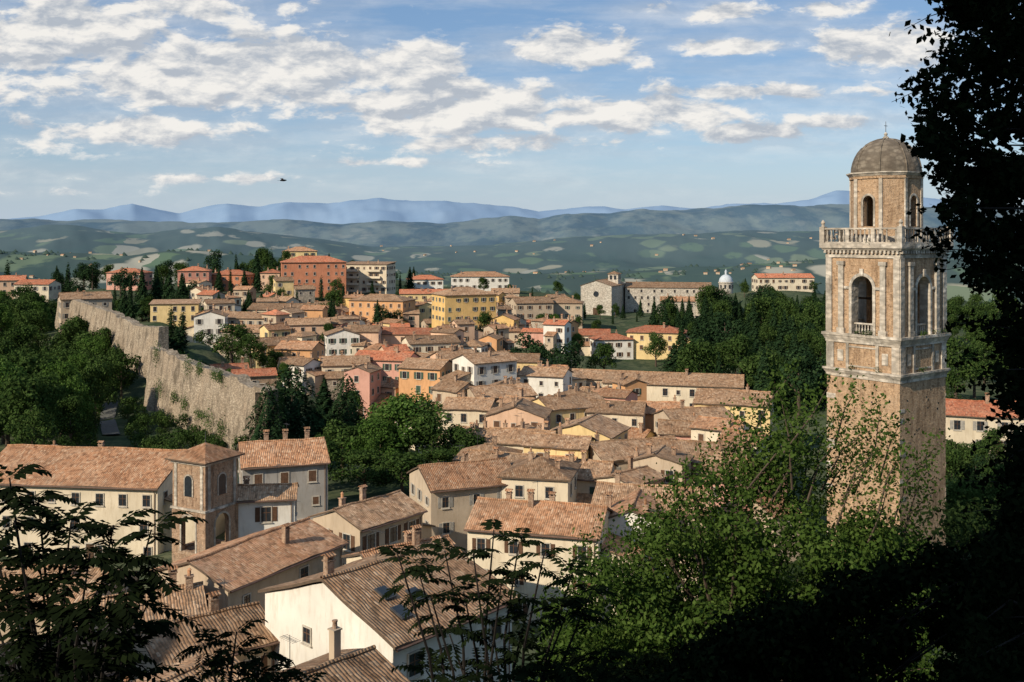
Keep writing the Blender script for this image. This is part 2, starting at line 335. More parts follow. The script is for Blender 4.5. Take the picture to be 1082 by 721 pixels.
def terr(x,y):
    x=np.asarray(x,float); y=np.asarray(y,float); sh=x.shape; x=x.ravel(); y=y.ravel(); out=np.zeros_like(x)
    for a in range(0,len(x),20000):
        xx=x[a:a+20000]; yy=y[a:a+20000]
        d2=(xx[:,None]-CP[None,:,0])**2+(yy[:,None]-CP[None,:,1])**2
        w=1/(d2+9)**1.8; zz=(w*CP[None,:,2]).sum(1)/w.sum(1)
        dn=np.sqrt(d2.min(1)); r=np.hypot(xx,yy)
        u=np.clip(np.where(yy>1,xx/np.maximum(yy,1),np.sign(xx)*3)*F+541,-600,1700); ys=np.maximum(yy,.3*r)
        base=-150+40*(fbm(xx/900,yy/900,4,3)-.5)
        t=np.clip((r-350)/1800,0,1); base=base*(t*t*(3-2*t))+40*(1-t*t*(3-2*t))
        hl=np.zeros_like(xx)
        for Rr,s in sk.items():
            s=np.array(s); zt=CZ-(np.interp(u,s[:,0],s[:,1])-HY)/F*Rr*np.clip(ys/np.maximum(r,1),.3,1)
            n=fbm(xx/(Rr*.06),yy/(Rr*.06),7,int(Rr)%97)
            lr=np.log(np.maximum(r,1)/Rr); pr=np.exp(-(lr/.22)**2)
            hl=np.maximum(hl,(zt+150)*pr*(1-.45*(1-pr)+1.15*(n-.5)*(1.0-.75*pr)))
        far=base+np.where(r>1200,hl,0)
        b=np.clip((dn-50)/330,0,1); b=b*b*(3-2*b); b=np.where(r<60,0,b)
        z=zz*(1-b)+far*b+ (fbm(xx/14,yy/14,3,9)-.5)*np.clip(r/60,0,1)*1.2
        z=z+31*np.exp(-(((xx+18)**2+(yy+16)**2)/(2*8.2**2))**1.5)  # unseen mound added behind the camera to shade the near foliage
        z=z+27*np.exp(-(((xx+55)**2+(yy-37)**2)/(2*10.5**2))**1.5)  # second unseen mound, added off to the left to shade the front roofs
        out[a:a+20000]=z
    return out.reshape(sh)
def T(x,y): return float(terr(np.array([x]),np.array([y]))[0])
az=np.concatenate([np.arange(-180,-36,4.0),np.arange(-36,36,.17),np.arange(36,180,4.0)])
rr=np.concatenate([[.5,1.5,3],np.geomspace(4.5,600,150),np.geomspace(612,48000,250)])
A,RR=np.meshgrid(np.radians(az),rr); gx=np.sin(A)*RR; gy=np.cos(A)*RR; gz=terr(gx,gy)
n=len(az); k=len(rr)
V=np.stack([gx,gy,gz],-1).reshape(-1,3)
ii=np.arange(k-1)[:,None]*n; jj=np.arange(n)[None,:]; j2=(jj+1)%n
Fq=np.stack([ii+jj,ii+n+jj,ii+n+j2,ii+j2],-1).reshape(-1,4)[:,::-1]
def npmesh(name,V,Fq,mats,smooth=False):
    me=bpy.data.meshes.new(name); me.vertices.add(len(V)); me.vertices.foreach_set('co',V.astype(np.float32).ravel())
    me.loops.add(Fq.size); me.loops.foreach_set('vertex_index',np.ascontiguousarray(Fq).astype(np.int32).ravel())
    me.polygons.add(len(Fq)); me.polygons.foreach_set('loop_start',(np.arange(len(Fq))*Fq.shape[1]).astype(np.int32))
    for m in mats: me.materials.append(m)
    if smooth: me.polygons.foreach_set('use_smooth',np.ones(len(Fq),bool))
    me.update(calc_edges=True); return me
m,N=newmat('countryside'); geo=N.node('ShaderNodeNewGeometry').outputs['Position']
dist=N.vm('LENGTH',geo,out='Value')
warp=N.vm('ADD',geo,N.vm('MULTIPLY',N.noise(geo,.004,3,.5,1),(160,160,0)))
flat=N.vm('MULTIPLY',warp,(1,.55,0))
vo=N.node('ShaderNodeTexVoronoi',{'Vector':flat,'Scale':.0050}); vc=N.node('ShaderNodeSeparateColor',{0:vo.outputs['Color']})
rmp=N.node('ShaderNodeValToRGB',{0:vc.outputs[0]}); cr=rmp.color_ramp; cr.interpolation='CONSTANT'
for i,(p,c) in enumerate([(0,(.10,.15,.06)),(.20,(.18,.21,.10)),(.38,(.08,.12,.05)),(.50,(.36,.32,.20)),(.66,(.14,.18,.08)),(.82,(.42,.38,.27))]):
    e=cr.elements[i] if i<2 else cr.elements.new(p); e.position=p; e.color=(*c,1)
fields=N.mix(N.mr(vo.outputs['Distance'],.40,.5),rmp.outputs[0],(.04,.06,.035))
wood=N.mr(N.noise(N.vm('MULTIPLY',geo,(1,.5,0)),.0016,9,.62),.51,.545)
woodc=N.mix(N.noise(geo,.012,5,.7),(.022,.045,.028),(.05,.08,.045))
fields=N.mix(wood,fields,woodc)
near=N.mix(N.mr(N.noise(geo,.09,6,.65),.4,.62),(.05,.07,.022),(.13,.13,.06)); near=N.mix(N.mr(N.noise(geo,.6,5,.7),.42,.62,0,.85),near,(.032,.045,.016))
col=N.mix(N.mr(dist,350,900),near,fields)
hz=N.mix(N.mr(N.noise(N.vm('MULTIPLY',geo,(1,.4,0)),.0012,9,.68),.44,.56),(.085,.14,.19),(.17,.22,.24))  # bluish aerial haze painted into the base colour, growing with distance
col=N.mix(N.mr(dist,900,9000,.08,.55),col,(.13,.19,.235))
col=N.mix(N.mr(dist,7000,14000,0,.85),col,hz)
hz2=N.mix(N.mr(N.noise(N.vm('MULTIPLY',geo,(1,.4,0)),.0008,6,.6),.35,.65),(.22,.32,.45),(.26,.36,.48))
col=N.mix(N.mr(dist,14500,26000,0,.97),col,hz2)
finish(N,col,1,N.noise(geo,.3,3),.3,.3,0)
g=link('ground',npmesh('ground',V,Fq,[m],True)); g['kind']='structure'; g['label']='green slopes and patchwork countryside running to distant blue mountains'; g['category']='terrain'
# ---------------------------------------------------------------- house parts
_wc={}
def winmesh(w,h,style):
    key=(w,h,style)
    if key in _wc: return _wc[key]
    b=MB(); a=w/2; c=h/2; t=.1
    b.box(-a-t,-a,-.08,.02,-c-t,c+t,0); b.box(a,a+t,-.08,.02,-c-t,c+t,0)
    b.box(-a,a,-.08,.02,c,c+t,0); b.box(-a-t-.05,a+t+.05,-.16,.02,-c-t-.08,-c-t,0); b.box(-a,a,-.08,.02,-c-t,-c,0)
    b.box(-a,a,-.025,.02,-c,c,1); b.box(-.03,.03,-.05,-.026,-c,c,2); b.box(-a,-.03,-.05,-.026,.1*h,.1*h+.05,2); b.box(.03,a,-.05,-.026,.1*h,.1*h+.05,2)
    sm={'b':SHB,'g':SHG,'w':SHW,'n':SHB,'cb':SHB,'cg':SHG}[style]
    if style in('cb','cg'):
        b.box(-a,-.01,-.075,-.051,-c,c,3); b.box(.01,a,-.075,-.051,-c,c,3)
    me=b.mesh('window',[FRAME,GLASS,SHB,sm])
    sh=None
    if style in('b','g','w'):
        s=MB(); s.box(-w/4,w/4,-.05,.0,-c,c,0)
        for z in np.arange(-c+.12,c-.1,.16): s.box(-w/4+.06,w/4-.06,-.07,-.05,z,z+.08,0)
        sh=s.mesh('shutter',[sm])
    _wc[key]=(me,sh); return _wc[key]
def mkwin(parent,x,y,z,rz,w,h,style):
    me,sh=winmesh(w,h,style); o=link('window',me,parent,(x,y,z),rz)
    if sh:
        for sg in(-1,1): link('shutter',sh,o,(sg*(w/2+.12+w/4),-.0,0),0)
    return o
_cc={}
def chim(parent,x,y,z,tall=1.3,kind=0):
    k=(round(tall,1),kind)
    if k not in _cc:
        b=MB(); a=.27
        b.box(-a,a,-a*.8,a*.8,-1.2,tall,0); b.box(-a-.07,a+.07,-a*.8-.07,a*.8+.07,tall,tall+.08,0)
        if kind==0:
            for sx in(-a,a-.12):
                b.box(sx,sx+.12,-a*.8,a*.8,tall+.08,tall+.32,0)
            b.roofslab([[(-a-.1,-.34,tall+.36),(a+.1,-.34,tall+.36),(a+.1,0,tall+.52),(-a-.1,0,tall+.52)],[(-a-.1,0,tall+.52),(a+.1,0,tall+.52),(a+.1,.34,tall+.36),(-a-.1,.34,tall+.36)]],.06,1,1)
        else: b.lathe([(.14,tall+.08),(.14,tall+.5),(.19,tall+.52),(.0,tall+.7)],8,1)
        _cc[k]=b.mesh('chimney',[CHIM,RM['terra']])
    return link('chimney',_cc[k],parent,(x,y,z))
antm=None
def antenna(parent,x,y,z,rz):
    global antm
    if not antm:
        b=MB(); b.tube([(0,0,-.5),(0,0,2.2)],[.022,.018],5); b.tube([(-.6,0,2.0),(.6,0,2.0)],[.012,.012],4)
        for i in range(7): b.tube([(-.55+i*.18,-.25,2.0),(-.55+i*.18,.25,2.0)],[.01,.01],4)
        antm=b.mesh('antenna',[METAL])
    link('antenna',antm,parent,(x,y,z),rz)
boxes=[]
def house(label,x,y,ez,w,d,h,rot,rf,wm,rt,pitch=.36,group=None,name='house',cat='house',wins=True,below=4,seed=None,nch=None,winskip=.12,style=None,annex=True):
    rs=random.Random(seed if seed is not None else (int(x*7)*31+int(y*5)))
    r=R(rot); bz=ez-h
    t=thing(name,label,cat,(x,y,bz),r,group); boxes.append((x,y,math.hypot(w,d)/2))
    a=w/2; c=d/2; z0=-below
    b=MB(); oh=.45
    if rf=='gx':
        rz=h+c*pitch
        b.face([(-a,-c,z0),(a,-c,z0),(a,-c,h),(-a,-c,h)]); b.face([(a,c,z0),(-a,c,z0),(-a,c,h),(a,c,h)])
        b.face([(a,-c,z0),(a,c,z0),(a,c,h),(a,0,rz),(a,-c,h)]); b.face([(-a,c,z0),(-a,-c,z0),(-a,-c,h),(-a,0,rz),(-a,c,h)])
        o=.24; A=a+.25; Cc=c+oh; ze=h-oh*pitch+o; zr=rz+o
        tops=[[(-A,-Cc,ze),(A,-Cc,ze),(A,0,zr),(-A,0,zr)],[(-A,0,zr),(A,0,zr),(A,Cc,ze),(-A,Cc,ze)]]
        ridge=[(-A,0,zr),(A,0,zr)]
        rh=lambda X_,Y_:zr-abs(Y_)*pitch
    elif rf=='gy':
        rz=h+a*pitch
        b.face([(-a,-c,z0),(a,-c,z0),(a,-c,h),(0,-c,rz),(-a,-c,h)]); b.face([(a,c,z0),(-a,c,z0),(-a,c,h),(0,c,rz),(a,c,h)])
        b.face([(a,-c,z0),(a,c,z0),(a,c,h),(a,-c,h)]); b.face([(-a,c,z0),(-a,-c,z0),(-a,-c,h),(-a,c,h)])
        A=a+oh; Cc=c+.25; ze=h-oh*pitch+.24; zr=rz+.24
        tops=[[(0,-Cc,zr),(0,Cc,zr),(-A,Cc,ze),(-A,-Cc,ze)],[(0,Cc,zr),(0,-Cc,zr),(A,-Cc,ze),(A,Cc,ze)]]
        ridge=[(0,-Cc,zr),(0,Cc,zr)]; rh=lambda X_,Y_:zr-abs(X_)*pitch
    else:
        b.box(-a,a,-c,c,z0,h,0); A=a+oh; Cc=c+oh
        if rf=='hip':
            ze=h+.2; q=min(A,Cc); zr=ze+q*pitch
            if A>=Cc: p1=(-A+q,0,zr); p2=(A-q,0,zr); tops=[[(-A,-Cc,ze),(A,-Cc,ze),p2,p1],[(A,-Cc,ze),(A,Cc,ze),p2],[(A,Cc,ze),(-A,Cc,ze),p1,p2],[(-A,Cc,ze),(-A,-Cc,ze),p1]]
            else: p1=(0,-Cc+q,zr); p2=(0,Cc-q,zr); tops=[[(-A,-Cc,ze),(A,-Cc,ze),p1],[(A,-Cc,ze),(A,Cc,ze),p2,p1],[(A,Cc,ze),(-A,Cc,ze),p2],[(-A,Cc,ze),(-A,-Cc,ze),p1,p2]]
            ridge=[p1,p2]; rh=lambda X_,Y_:min(ze+(A-abs(X_))*pitch,ze+(Cc-abs(Y_))*pitch)
        else:
            tops=[[(-A,-Cc,h+.18),(A,-Cc,h+.18),(A,Cc,h+.18+.9),(-A,Cc,h+.18+.9)]]; ridge=None; rh=lambda X_,Y_:h+.5
            b.box(-a,a,c-.3,c-.01,h,h+.75,0)
    link('wall',b.mesh('wall',[WM[wm]]),t)
    rb=MB(); rb.roofslab(tops,.18,0,1)
    if ridge:
        p,q=Vector(ridge[0]),Vector(ridge[1])
        if (q-p).length>.5: rb.tube([p+Vector((0,0,.02)),q+Vector((0,0,.02))],[.13,.13],6,0)
    ro=link('roof',rb.mesh('roof',[RM[rt],EAVE],wavy=.08 if (y<200 and rf in('gx','gy')) else 0),t)
    n=nch if nch is not None else rs.choice([1,1,2,2,3])
    for i in range(n):
        cx=rs.uniform(-a*.8,a*.8); cy=rs.uniform(-c*.7,c*.7)
        chim(ro,cx,cy,rh(cx,cy),rs.choice([.6,.9,1.2]),rs.choice([0,0,1]))
    if y<260 and rs.random()<.6:
        cx=rs.uniform(-a*.8,a*.8); antenna(ro,cx,0,rh(cx,0),rs.uniform(0,3))
    if annex and 95<y<330 and h>5 and rs.random()<.75:
        L_=rs.uniform(2.6,4.6); hh=h-rs.uniform(1.2,3.2); y0=-c*rs.uniform(.5,1.0); y1=c*rs.uniform(.4,.9); sg=rs.choice([-1,1])
        ab=MB()
        if rs.random()<.6:
            x0,x1=sorted((sg*(a-.1),sg*(a+L_))); ab.box(x0,x1,y0,y1,z0,hh-L_*.3,0)
            xo=sg*(a+L_+.35); zo_=hh-(L_+.35)*.3+.2
            pts=[(sg*a,y0-.25,hh+.2),(xo,y0-.25,zo_),(xo,y1+.25,zo_),(sg*a,y1+.25,hh+.2)]
            if sg<0: pts=pts[::-1]
            for yy_ in (y0,y1): ab.face([(sg*a,yy_,hh-L_*.3-.01),(sg*(a+L_),yy_,hh-L_*.3-.01),(sg*a,yy_,hh)],0)
        else:
            xa=-a*rs.uniform(.2,.9) if sg<0 else a*.05; xb=xa+a*rs.uniform(.7,.95)
            ab.box(xa,xb,-c-L_,-c+.1,z0,hh-L_*.3,0)
            zo_=hh-(L_+.35)*.3+.2
            pts=[(xa-.25,-c-L_-.35,zo_),(xb+.25,-c-L_-.35,zo_),(xb+.25,-c,hh+.2),(xa-.25,-c,hh+.2)]
            for xx_ in (xa,xb): ab.face([(xx_,-c,hh-L_*.3-.01),(xx_,-c-L_,hh-L_*.3-.01),(xx_,-c,hh)],0)
            s_=winmesh(.7,.9,'n')[0]; link('window',s_,t,((xa+xb)/2,-c-L_,hh-L_*.3-1.1))
        link('wing_wall',ab.mesh('wing_wall',[WM[rs.choice([wm,wm,'tan','cream','stone'])]]),t)
        rb=MB(); rb.roofslab([pts],.16,0,1); link('wing_roof',rb.mesh('wing_roof',[RM[rs.choice([rt,'brown','terra'])],EAVE]),t)
    if y<135 and rf=='gx':
        gb=MB(); gb.tube([(-a-.2,-c-oh-.08,h-oh*pitch+.1),(a+.2,-c-oh-.08,h-oh*pitch+.1)],[.08,.08],6); link('gutter',gb.mesh('gutter',[COPPER]),t)
        gb=MB(); gb.tube([(a-.35,-c-oh-.05,h-.15),(a-.35,-c-.1,h-.6),(a-.35,-c-.1,0)],[.05,.05,.05],6); link('drainpipe',gb.mesh('drainpipe',[COPPER]),t)
    if wins:
        tc=Vector((-x,-y)).normalized()
        st=style or rs.choice(['b','b','g','w','n','cb','n'])
        ww,wh=rs.choice([(.9,1.3),(1.0,1.5),(.8,1.2)])
        for (nx,ny,ln,off) in ((0,-1,w,c),(-1,0,d,a),(1,0,d,a)):
            wx=nx*math.cos(r)-ny*math.sin(r); wy=nx*math.sin(r)+ny*math.cos(r)
            if wx*tc.x+wy*tc.y<.05: continue
            fa=math.atan2(nx,-ny)
            cols=max(1,int((ln-.8)/2.7)); sp=ln/cols
            fl=max(1,int(round(h/3.2)))
            for k in range(fl):
                zz=h-1.5-3.0*k
                if zz<.9 and k>0: continue
                for j in range(cols):
                    if rs.random()<winskip: continue
                    s=-ln/2+sp*(j+.5)+rs.uniform(-.25,.25)
                    if ny==-1: px_,py_=s,-off
                    elif nx==-1: px_,py_=-off,-s
                    else: px_,py_=off,s
                    s2=st if rs.random()>.25 else {'b':'cb','g':'cg'}.get(st,st)
                    q_=(.7,.9) if rs.random()<.12 else (ww,wh)
                    mkwin(t,px_,py_,zz,fa,q_[0],q_[1],s2)
        if y<260:
            b=MB(); b.box(-.65,.65,-.08,.02,0,2.2,0); b.box(-.8,-.65,-.12,.02,0,2.35,1); b.box(.65,.8,-.12,.02,0,2.35,1); b.box(-.65,.65,-.12,.02,2.2,2.35,1)
            link('door',b.mesh('door',[DOOR,FRAME]),t,(a*.3,-c,.1))
    return t,ro
fill=[]
def rng_px(Y):
    ys=[115,135,165,200,240,300,345,400]; lo=[470,490,500,430,290,215,210,200]; hi=[790,790,790,740,640,600,610,600]
    return np.interp(Y,ys,lo),np.interp(Y,ys,hi)
treebox=[(X(312,165),165,9),(X(430,150),150,10),(X(488,148),148,6),(X(366,175),175,6),(X(560,280),280,6),(X(590,275),275,6),(X(245,240),240,7)]
occ=[(q[2],q[3],math.hypot(q[5],q[6])/2) for q in specs]+treebox
fr=random.Random(11)
cols=['tan','cream','peach','cream','yellow','white','stone','cream','peach','ochre','pink','orange','tan']
tr=0
while len(fill)<125 and tr<12000:
    tr+=1; Y=fr.uniform(116,400); lo,hi=rng_px(Y); px=fr.uniform(lo,hi); x=X(px,Y); w=fr.uniform(5,9); d=fr.uniform(4.8,7); rad=math.hypot(w,d)/2
    if any(math.hypot(x-o[0],Y-o[1])<(rad+o[2])*.72 for o in occ): continue
    occ.append((x,Y,rad)); fill.append((x,Y,w,d))
NAME={}
SPECIAL={'balcony block':'apartment_block','red apartment block':'apartment_block','ochre block':'apartment_block','long warehouse':'long_building','hilltop villa':'villa','white villa':'villa'}
for (s,l,x,y,ez,w,d,h,rot,rf,wm,rt,pt) in specs:
    nm=SPECIAL.get(s,'house')
    t,ro=house(l,x,y,ez,w,d,h,rot,rf,wm,rt,pt,name=nm,cat=nm.replace('_',' '),nch={'chimney roof house':0,'white gable house':1,'left low roof':1}.get(s),
        winskip={'white gable house':.62,'left low roof':.7}.get(s,.12),style={'white gable house':'n'}.get(s),annex=(s not in('ochre block','long warehouse','white block','grey gable house')))
    NAME[s]=(t,ro)
for i,(x,y,w,d) in enumerate(fill):
    z=T(x,y); h=fr.choice([4.5,5.5,6.5,7.5,9,10]); wm=fr.choice(cols); rt=fr.choice(['brown','terra','terra','brown','red'] if y>230 else ['brown','brown','terra'])
    near2=sorted(specs,key=lambda q:(q[2]-x)**2+(q[3]-y)**2)[:2]; near2.sort(key=lambda q:q[2]/q[3])
    lab=f"{wm} house with {rt} roof between the {near2[0][0]} and the {near2[1][0]}"
    if lab in usedlab:
        usedlab[lab]+=1; lab=['second ','third ','fourth ','fifth '][usedlab[lab]-2]+lab
    else: usedlab[lab]=1
    house(lab,x,y,z+h,w,d,h,fr.choice([-38,-30,-22,-14,-8,10,24,34,48]),fr.choice(['gx','gx','gx','gy','hip']),wm,rt,fr.choice([.28,.34,.4]))
t=NAME['balcony block'][0]
for k in range(4):
    for sx in(-5.5,4.5):
        b=MB(); b.box(-3,3,-1.4,-.01,0,.15,0); b.box(-3,3,-1.4,-1.3,.15,1.0,1); b.box(-3,-2.9,-1.3,-.01,.15,1.0,1); b.box(2.9,3,-1.3,-.01,.15,1.0,1)
        link('balcony',b.mesh('balcony',[FRAME,WM['cream']]),t,(sx,-6,9.0-2.9*k))
ro=NAME['white gable house'][1]
for (sx,sy) in((-2.6,-2.8),(-.9,-3.7),(-2.9,-4.6)):
    b=MB(); zz=10+6.25*.34+.30-abs(sy)*.34
    for (u0,u1,v0,v1,m_,dz) in((-.42,.42,-.55,.55,0,.12),(-.35,.35,-.47,.47,1,.15)):
        P=[(u0,v0),(u1,v0),(u1,v1),(u0,v1)]
        b.roofslab([[(p[0],p[1],p[1]*.34+dz) for p in P]],.1,m_,0)
    link('skylight',b.mesh('skylight',[METAL,GLASS]),ro,(sx,sy,zz))
ro=NAME['chimney roof house'][1]
b=MB(); b.box(-.22,.22,-.22,.22,-1,1.5,0); b.box(-.28,.28,-.28,.28,1.5,1.57,0); b.lathe([(.14,1.57),(.12,1.9),(.15,1.92),(.15,2.0),(.0,2.01)],10,1)
link('chimney',b.mesh('chimney',[WM['tan'],CHIM]),ro,(2.8,1.2,9+3.0*.34+.2-1.2*.34))
# ---------------------------------------------------------------- arches
def archwall(b,L,z0,z1,ow,zo,zs,th,face,m=0,mi=None,seg=10):
    mi=m if mi is None else mi; r=ow/2
    for yy,fl in((-face,0),(-face+th,1)):
        def q(p): b.face([(x,yy,z) for x,z in (reversed(p) if fl else p)],m)
        q([(-L/2,z0),(-r,z0),(-r,zs),(-L/2,zs)]); q([(r,z0),(L/2,z0),(L/2,zs),(r,zs)])
        if zo>z0: q([(-r,z0),(r,z0),(r,zo),(-r,zo)])
        pts=[(r*math.cos(math.pi*(1-k/seg)),zs+r*math.sin(math.pi*(1-k/seg))) for k in range(seg+1)]
        q([(-L/2,zs),(-r,zs),(-r,z1),(-L/2,z1)]); q([(r,zs),(L/2,zs),(L/2,z1),(r,z1)])
        for p0,p1 in zip(pts,pts[1:]): q([p0,p1,(p1[0],z1),(p0[0],z1)])
    y0=-face; y1=-face+th
    b.face([(-r,y0,zo),(-r,y1,zo),(-r,y1,zs),(-r,y0,zs)],mi); b.face([(r,y1,zo),(r,y0,zo),(r,y0,zs),(r,y1,zs)],mi)
    b.face([(-r,y0,zo),(r,y0,zo),(r,y1,zo),(-r,y1,zo)],mi)
    for p0,p1 in zip(pts,pts[1:]): b.face([(p0[0],y0,p0[1]),(p0[0],y1,p0[1]),(p1[0],y1,p1[1]),(p1[0],y0,p1[1])],mi)
def archring(b,r,t,zs,zo,y0,y1,m,seg=12):
    for k in range(seg):
        a0=math.pi*(1-k/seg); a1=math.pi*(1-(k+1)/seg)
        P=[(r*math.cos(a0),zs+r*math.sin(a0)),(r*math.cos(a1),zs+r*math.sin(a1)),((r+t)*math.cos(a1),zs+(r+t)*math.sin(a1)),((r+t)*math.cos(a0),zs+(r+t)*math.sin(a0))]
        b.face([(x,y0,z) for x,z in P],m); b.face([(P[3][0],y0,P[3][1]),(P[2][0],y0,P[2][1]),(P[2][0],y1,P[2][1]),(P[3][0],y1,P[3][1])],m)
        b.face([(P[0][0],y1,P[0][1]),(P[1][0],y1,P[1][1]),(P[1][0],y0,P[1][1]),(P[0][0],y0,P[0][1])],m)
    for sx in(-1,1):
        x0,x1=sorted((sx*r,sx*(r+t))); b.box(x0,x1,y0,y1,zo,zs,m)
def rotm(b0,b,k):
    i=len(b0.v); c,s=[(1,0),(0,1),(-1,0),(0,-1)][k%4]
    b0.v+=[(x*c-y*s,x*s+y*c,z) for x,y,z in b.v]; b0.f+=[tuple(j+i for j in f) for f in b.f]; b0.m+=b.m
def sq(h): return [(-h,-h),(h,-h),(h,h),(-h,h)]
# ---------------------------------------------------------------- big bell tower
TY=97; TX=X(936,TY); TB=62.0
tz=lambda py:Z(py,TY)-TB
tw=thing('bell_tower','tall weathered brick and stone bell tower with balustrade and domed lantern','bell tower',(TX,TY,TB),R(37))
hw=3.92
z86,z88,z90,z91,z98=tz(397),tz(388),tz(361),tz(351),tz(272)
b=MB(); b.box(-hw,hw,-hw,hw,-4,z86,0)
for k in range(4):
    q=MB(); rr_=random.Random(k)
    for i in range(22):
        if rr_.random()<.8:
            zz=rr_.uniform(1,z86-.6); q.box(-hw-.02,-hw+rr_.uniform(.4,1.1),-hw-.03,-hw+.01,zz,zz+rr_.uniform(.25,.5),1)
    for i in range(34):
        sx=rr_.uniform(-hw+1,hw-.6); zz=rr_.uniform(4,z86-1); q.box(sx,sx+.16,-hw-.012,-hw+.01,zz,zz+.16,2)
    rotm(b,q,k)
link('shaft',b.mesh('shaft',[TBRICK,TSTONE,GLASS]),tw)
b=MB(); b.prism(sq(hw+.08),z86,z86+.25); b.prism(sq(hw+.08),z86+.25,z88-.2,0,sq(hw+.28)); b.prism(sq(hw+.33),z88-.2,z88); link('cornice',b.mesh('cornice',[TSTONE]),tw)
b=MB(); b.box(-hw+.05,hw-.05,-hw+.05,hw-.05,z88,z90,0)
for k in range(4):
    q=MB()
    for s0,s1 in((-hw,-hw+.8),(hw-.8,hw),(-1.75,-1.45),(1.45,1.75)): q.box(s0,s1,-hw-.08,-hw+.04,z88,z90,1)
    q.box(-1.45,1.45,-hw-.02,-hw+.045,z88+.25,z88+.4,1); q.box(-1.45,1.45,-hw-.02,-hw+.045,z90-.4,z90-.25,1)
    for sx in(-2.4,2.4): q.box(sx-.32,sx+.32,-hw-.02,-hw+.045,z88+.7,z90-.7,1)
    rotm(b,q,k)
link('panel_storey',b.mesh('panel_storey',[TBRICK,TSTONE]),tw)
b=MB(); b.prism(sq(hw+.1),z90,z90+.2); b.prism(sq(hw+.12),z90+.2,z91-.25,0,sq(hw+.32)); b.prism(sq(hw+.38),z91-.25,z91); link('cornice',b.mesh('cornice',[TSTONE]),tw)
zo=z91; zs=tz(303); rO=1.12
b=MB()
for k in range(4):
    q=MB(); archwall(q,2*hw-.1,z91,z98,2*rO,z91,zs,1.0,hw-.05,0,1)
    archring(q,rO,.3,zs,z91,-hw-.07,-hw+.05,1)
    for s0,s1 in((-hw-.03,-hw+.6),(hw-.6,hw+.03)):
        q.box(s0,s1,-hw-.12,-hw+.05,z91,z98,1)
    for s in(-2.25,2.25):
        q.box(s-.28,s+.28,-hw-.2,-hw+.05,z91+.5,z98-.7,1); q.box(s-.4,s+.4,-hw-.28,-hw+.05,z91,z91+.5,1); q.box(s-.4,s+.4,-hw-.28,-hw+.05,z98-.7,z98-.35,1)
    for s in(-1,1): q.box(*sorted((s*1.42,s*1.95)),-hw-.1,-hw+.05,zs-.15,zs+.1,1)
    q.box(-.18,.18,-hw-.2,-hw+.05,zs+rO,zs+rO+.7,1)
    rotm(b,q,k)
link('belfry',b.mesh('belfry',[TBRICK,TSTONE]),tw)
b=MB(); b.box(-hw+1,hw-1,-hw+1,hw-1,z91-.05,z91+.02,0); link('belfry_floor',b.mesh('belfry_floor',[TSTONE]),tw)
b=MB(); b.box(-hw+.9,hw-.9,-hw+.9,hw-.9,z98-.15,z98,0); link('belfry_ceiling',b.mesh('belfry_ceiling',[TSTONE]),tw)
for k in range(4):
    q=MB()
    for i in range(7): q.lathe([(.05,z91),(.09,z91+.3),(.05,z91+.6),(.06,z91+.9)],6,0,-rO+.16+i*.32,-hw+.5)
    q.box(-rO,rO,-hw+.38,-hw+.62,z91+.9,z91+1.05,0); c=MB(); rotm(c,q,k); link('arch_railing',c.mesh('arch_railing',[TSTONE]),tw)
zc=tz(262); zt=tz(257)
b=MB(); b.prism(sq(hw+.1),z98,z98+.35); b.prism(sq(hw+.05),z98+.35,zc-.25,1)
for k in range(4):
    q=MB()
    for i in range(19): q.box(-4.0+i*.43,-4.0+i*.43+.22,-hw-.36,-hw-.03,zc-.5,zc-.22,0)
    rotm(b,q,k)
b.prism(sq(hw+.28),zc-.22,zc,0,sq(hw+.45)); b.prism(sq(hw+.52),zc,zt); link('cornice',b.mesh('cornice',[TSTONE,TBRICK]),tw)
zb=tz(241); hb=hw+.26
for k in range(4):
    q=MB(); n_=17
    for i in range(n_):
        s=-hb+.5+i*(2*hb-1.0)/(n_-1)
        if i in(5,11): q.box(s-.2,s+.2,-hb-.16,-hb+.16,zt,zb-.16,0)
        elif (i*7+k*5)%13!=3: q.lathe([(.09,zt+.12),(.06,zt+.22),(.13,zt+.55),(.06,zt+.95),(.09,zb-.16)],7,0,s,-hb)
    q.box(-hb+.3,hb-.3,-hb-.15,-hb+.15,zt,zt+.12,0); q.box(-hb+.3,hb-.3,-hb-.18,-hb+.18,zb-.16,zb,0)
    q.box(-hb-.25,-hb+.28,-hb-.25,-hb+.28,zt,zb+.1,0); q.lathe([(.2,zb+.1),(.12,zb+.3),(.22,zb+.5),(.1,zb+.7),(.0,zb+.8)],8,0,-hb,-hb)
    c=MB(); rotm(c,q,k); link('balustrade',c.mesh('balustrade',[TSTONE]),tw)
zd=tz(190); ap=2.92; sd=1.5
b=MB()
for k in range(4):
    q=MB(); archwall(q,2*sd,zt,zd,1.1,zt+1.6,zt+4.0,.6,ap,0,0); archring(q,.55,.2,zt+4.0,zt+1.6,-ap-.06,-ap+.02,1)
    p0=(sd,-ap); p1=(ap,-sd)
    q.face([(p0[0],p0[1],zt),(p1[0],p1[1],zt),(p1[0],p1[1],zd),(p0[0],p0[1],zd)],0)
    q.box(-sd-.02,-sd+.34,-ap-.1,-ap+.02,zt,zd,1); q.box(sd-.34,sd+.02,-ap-.1,-ap+.02,zt,zd,1)
    rotm(b,q,k)
link('lantern',b.mesh('lantern',[TBRICK,TSTONE]),tw)
def octo(e): return [(-sd-e*.41,-ap-e),(sd+e*.41,-ap-e),(ap+e,-sd-e*.41),(ap+e,sd+e*.41),(sd+e*.41,ap+e),(-sd-e*.41,ap+e),(-ap-e,sd+e*.41),(-ap-e,-sd-e*.41)]
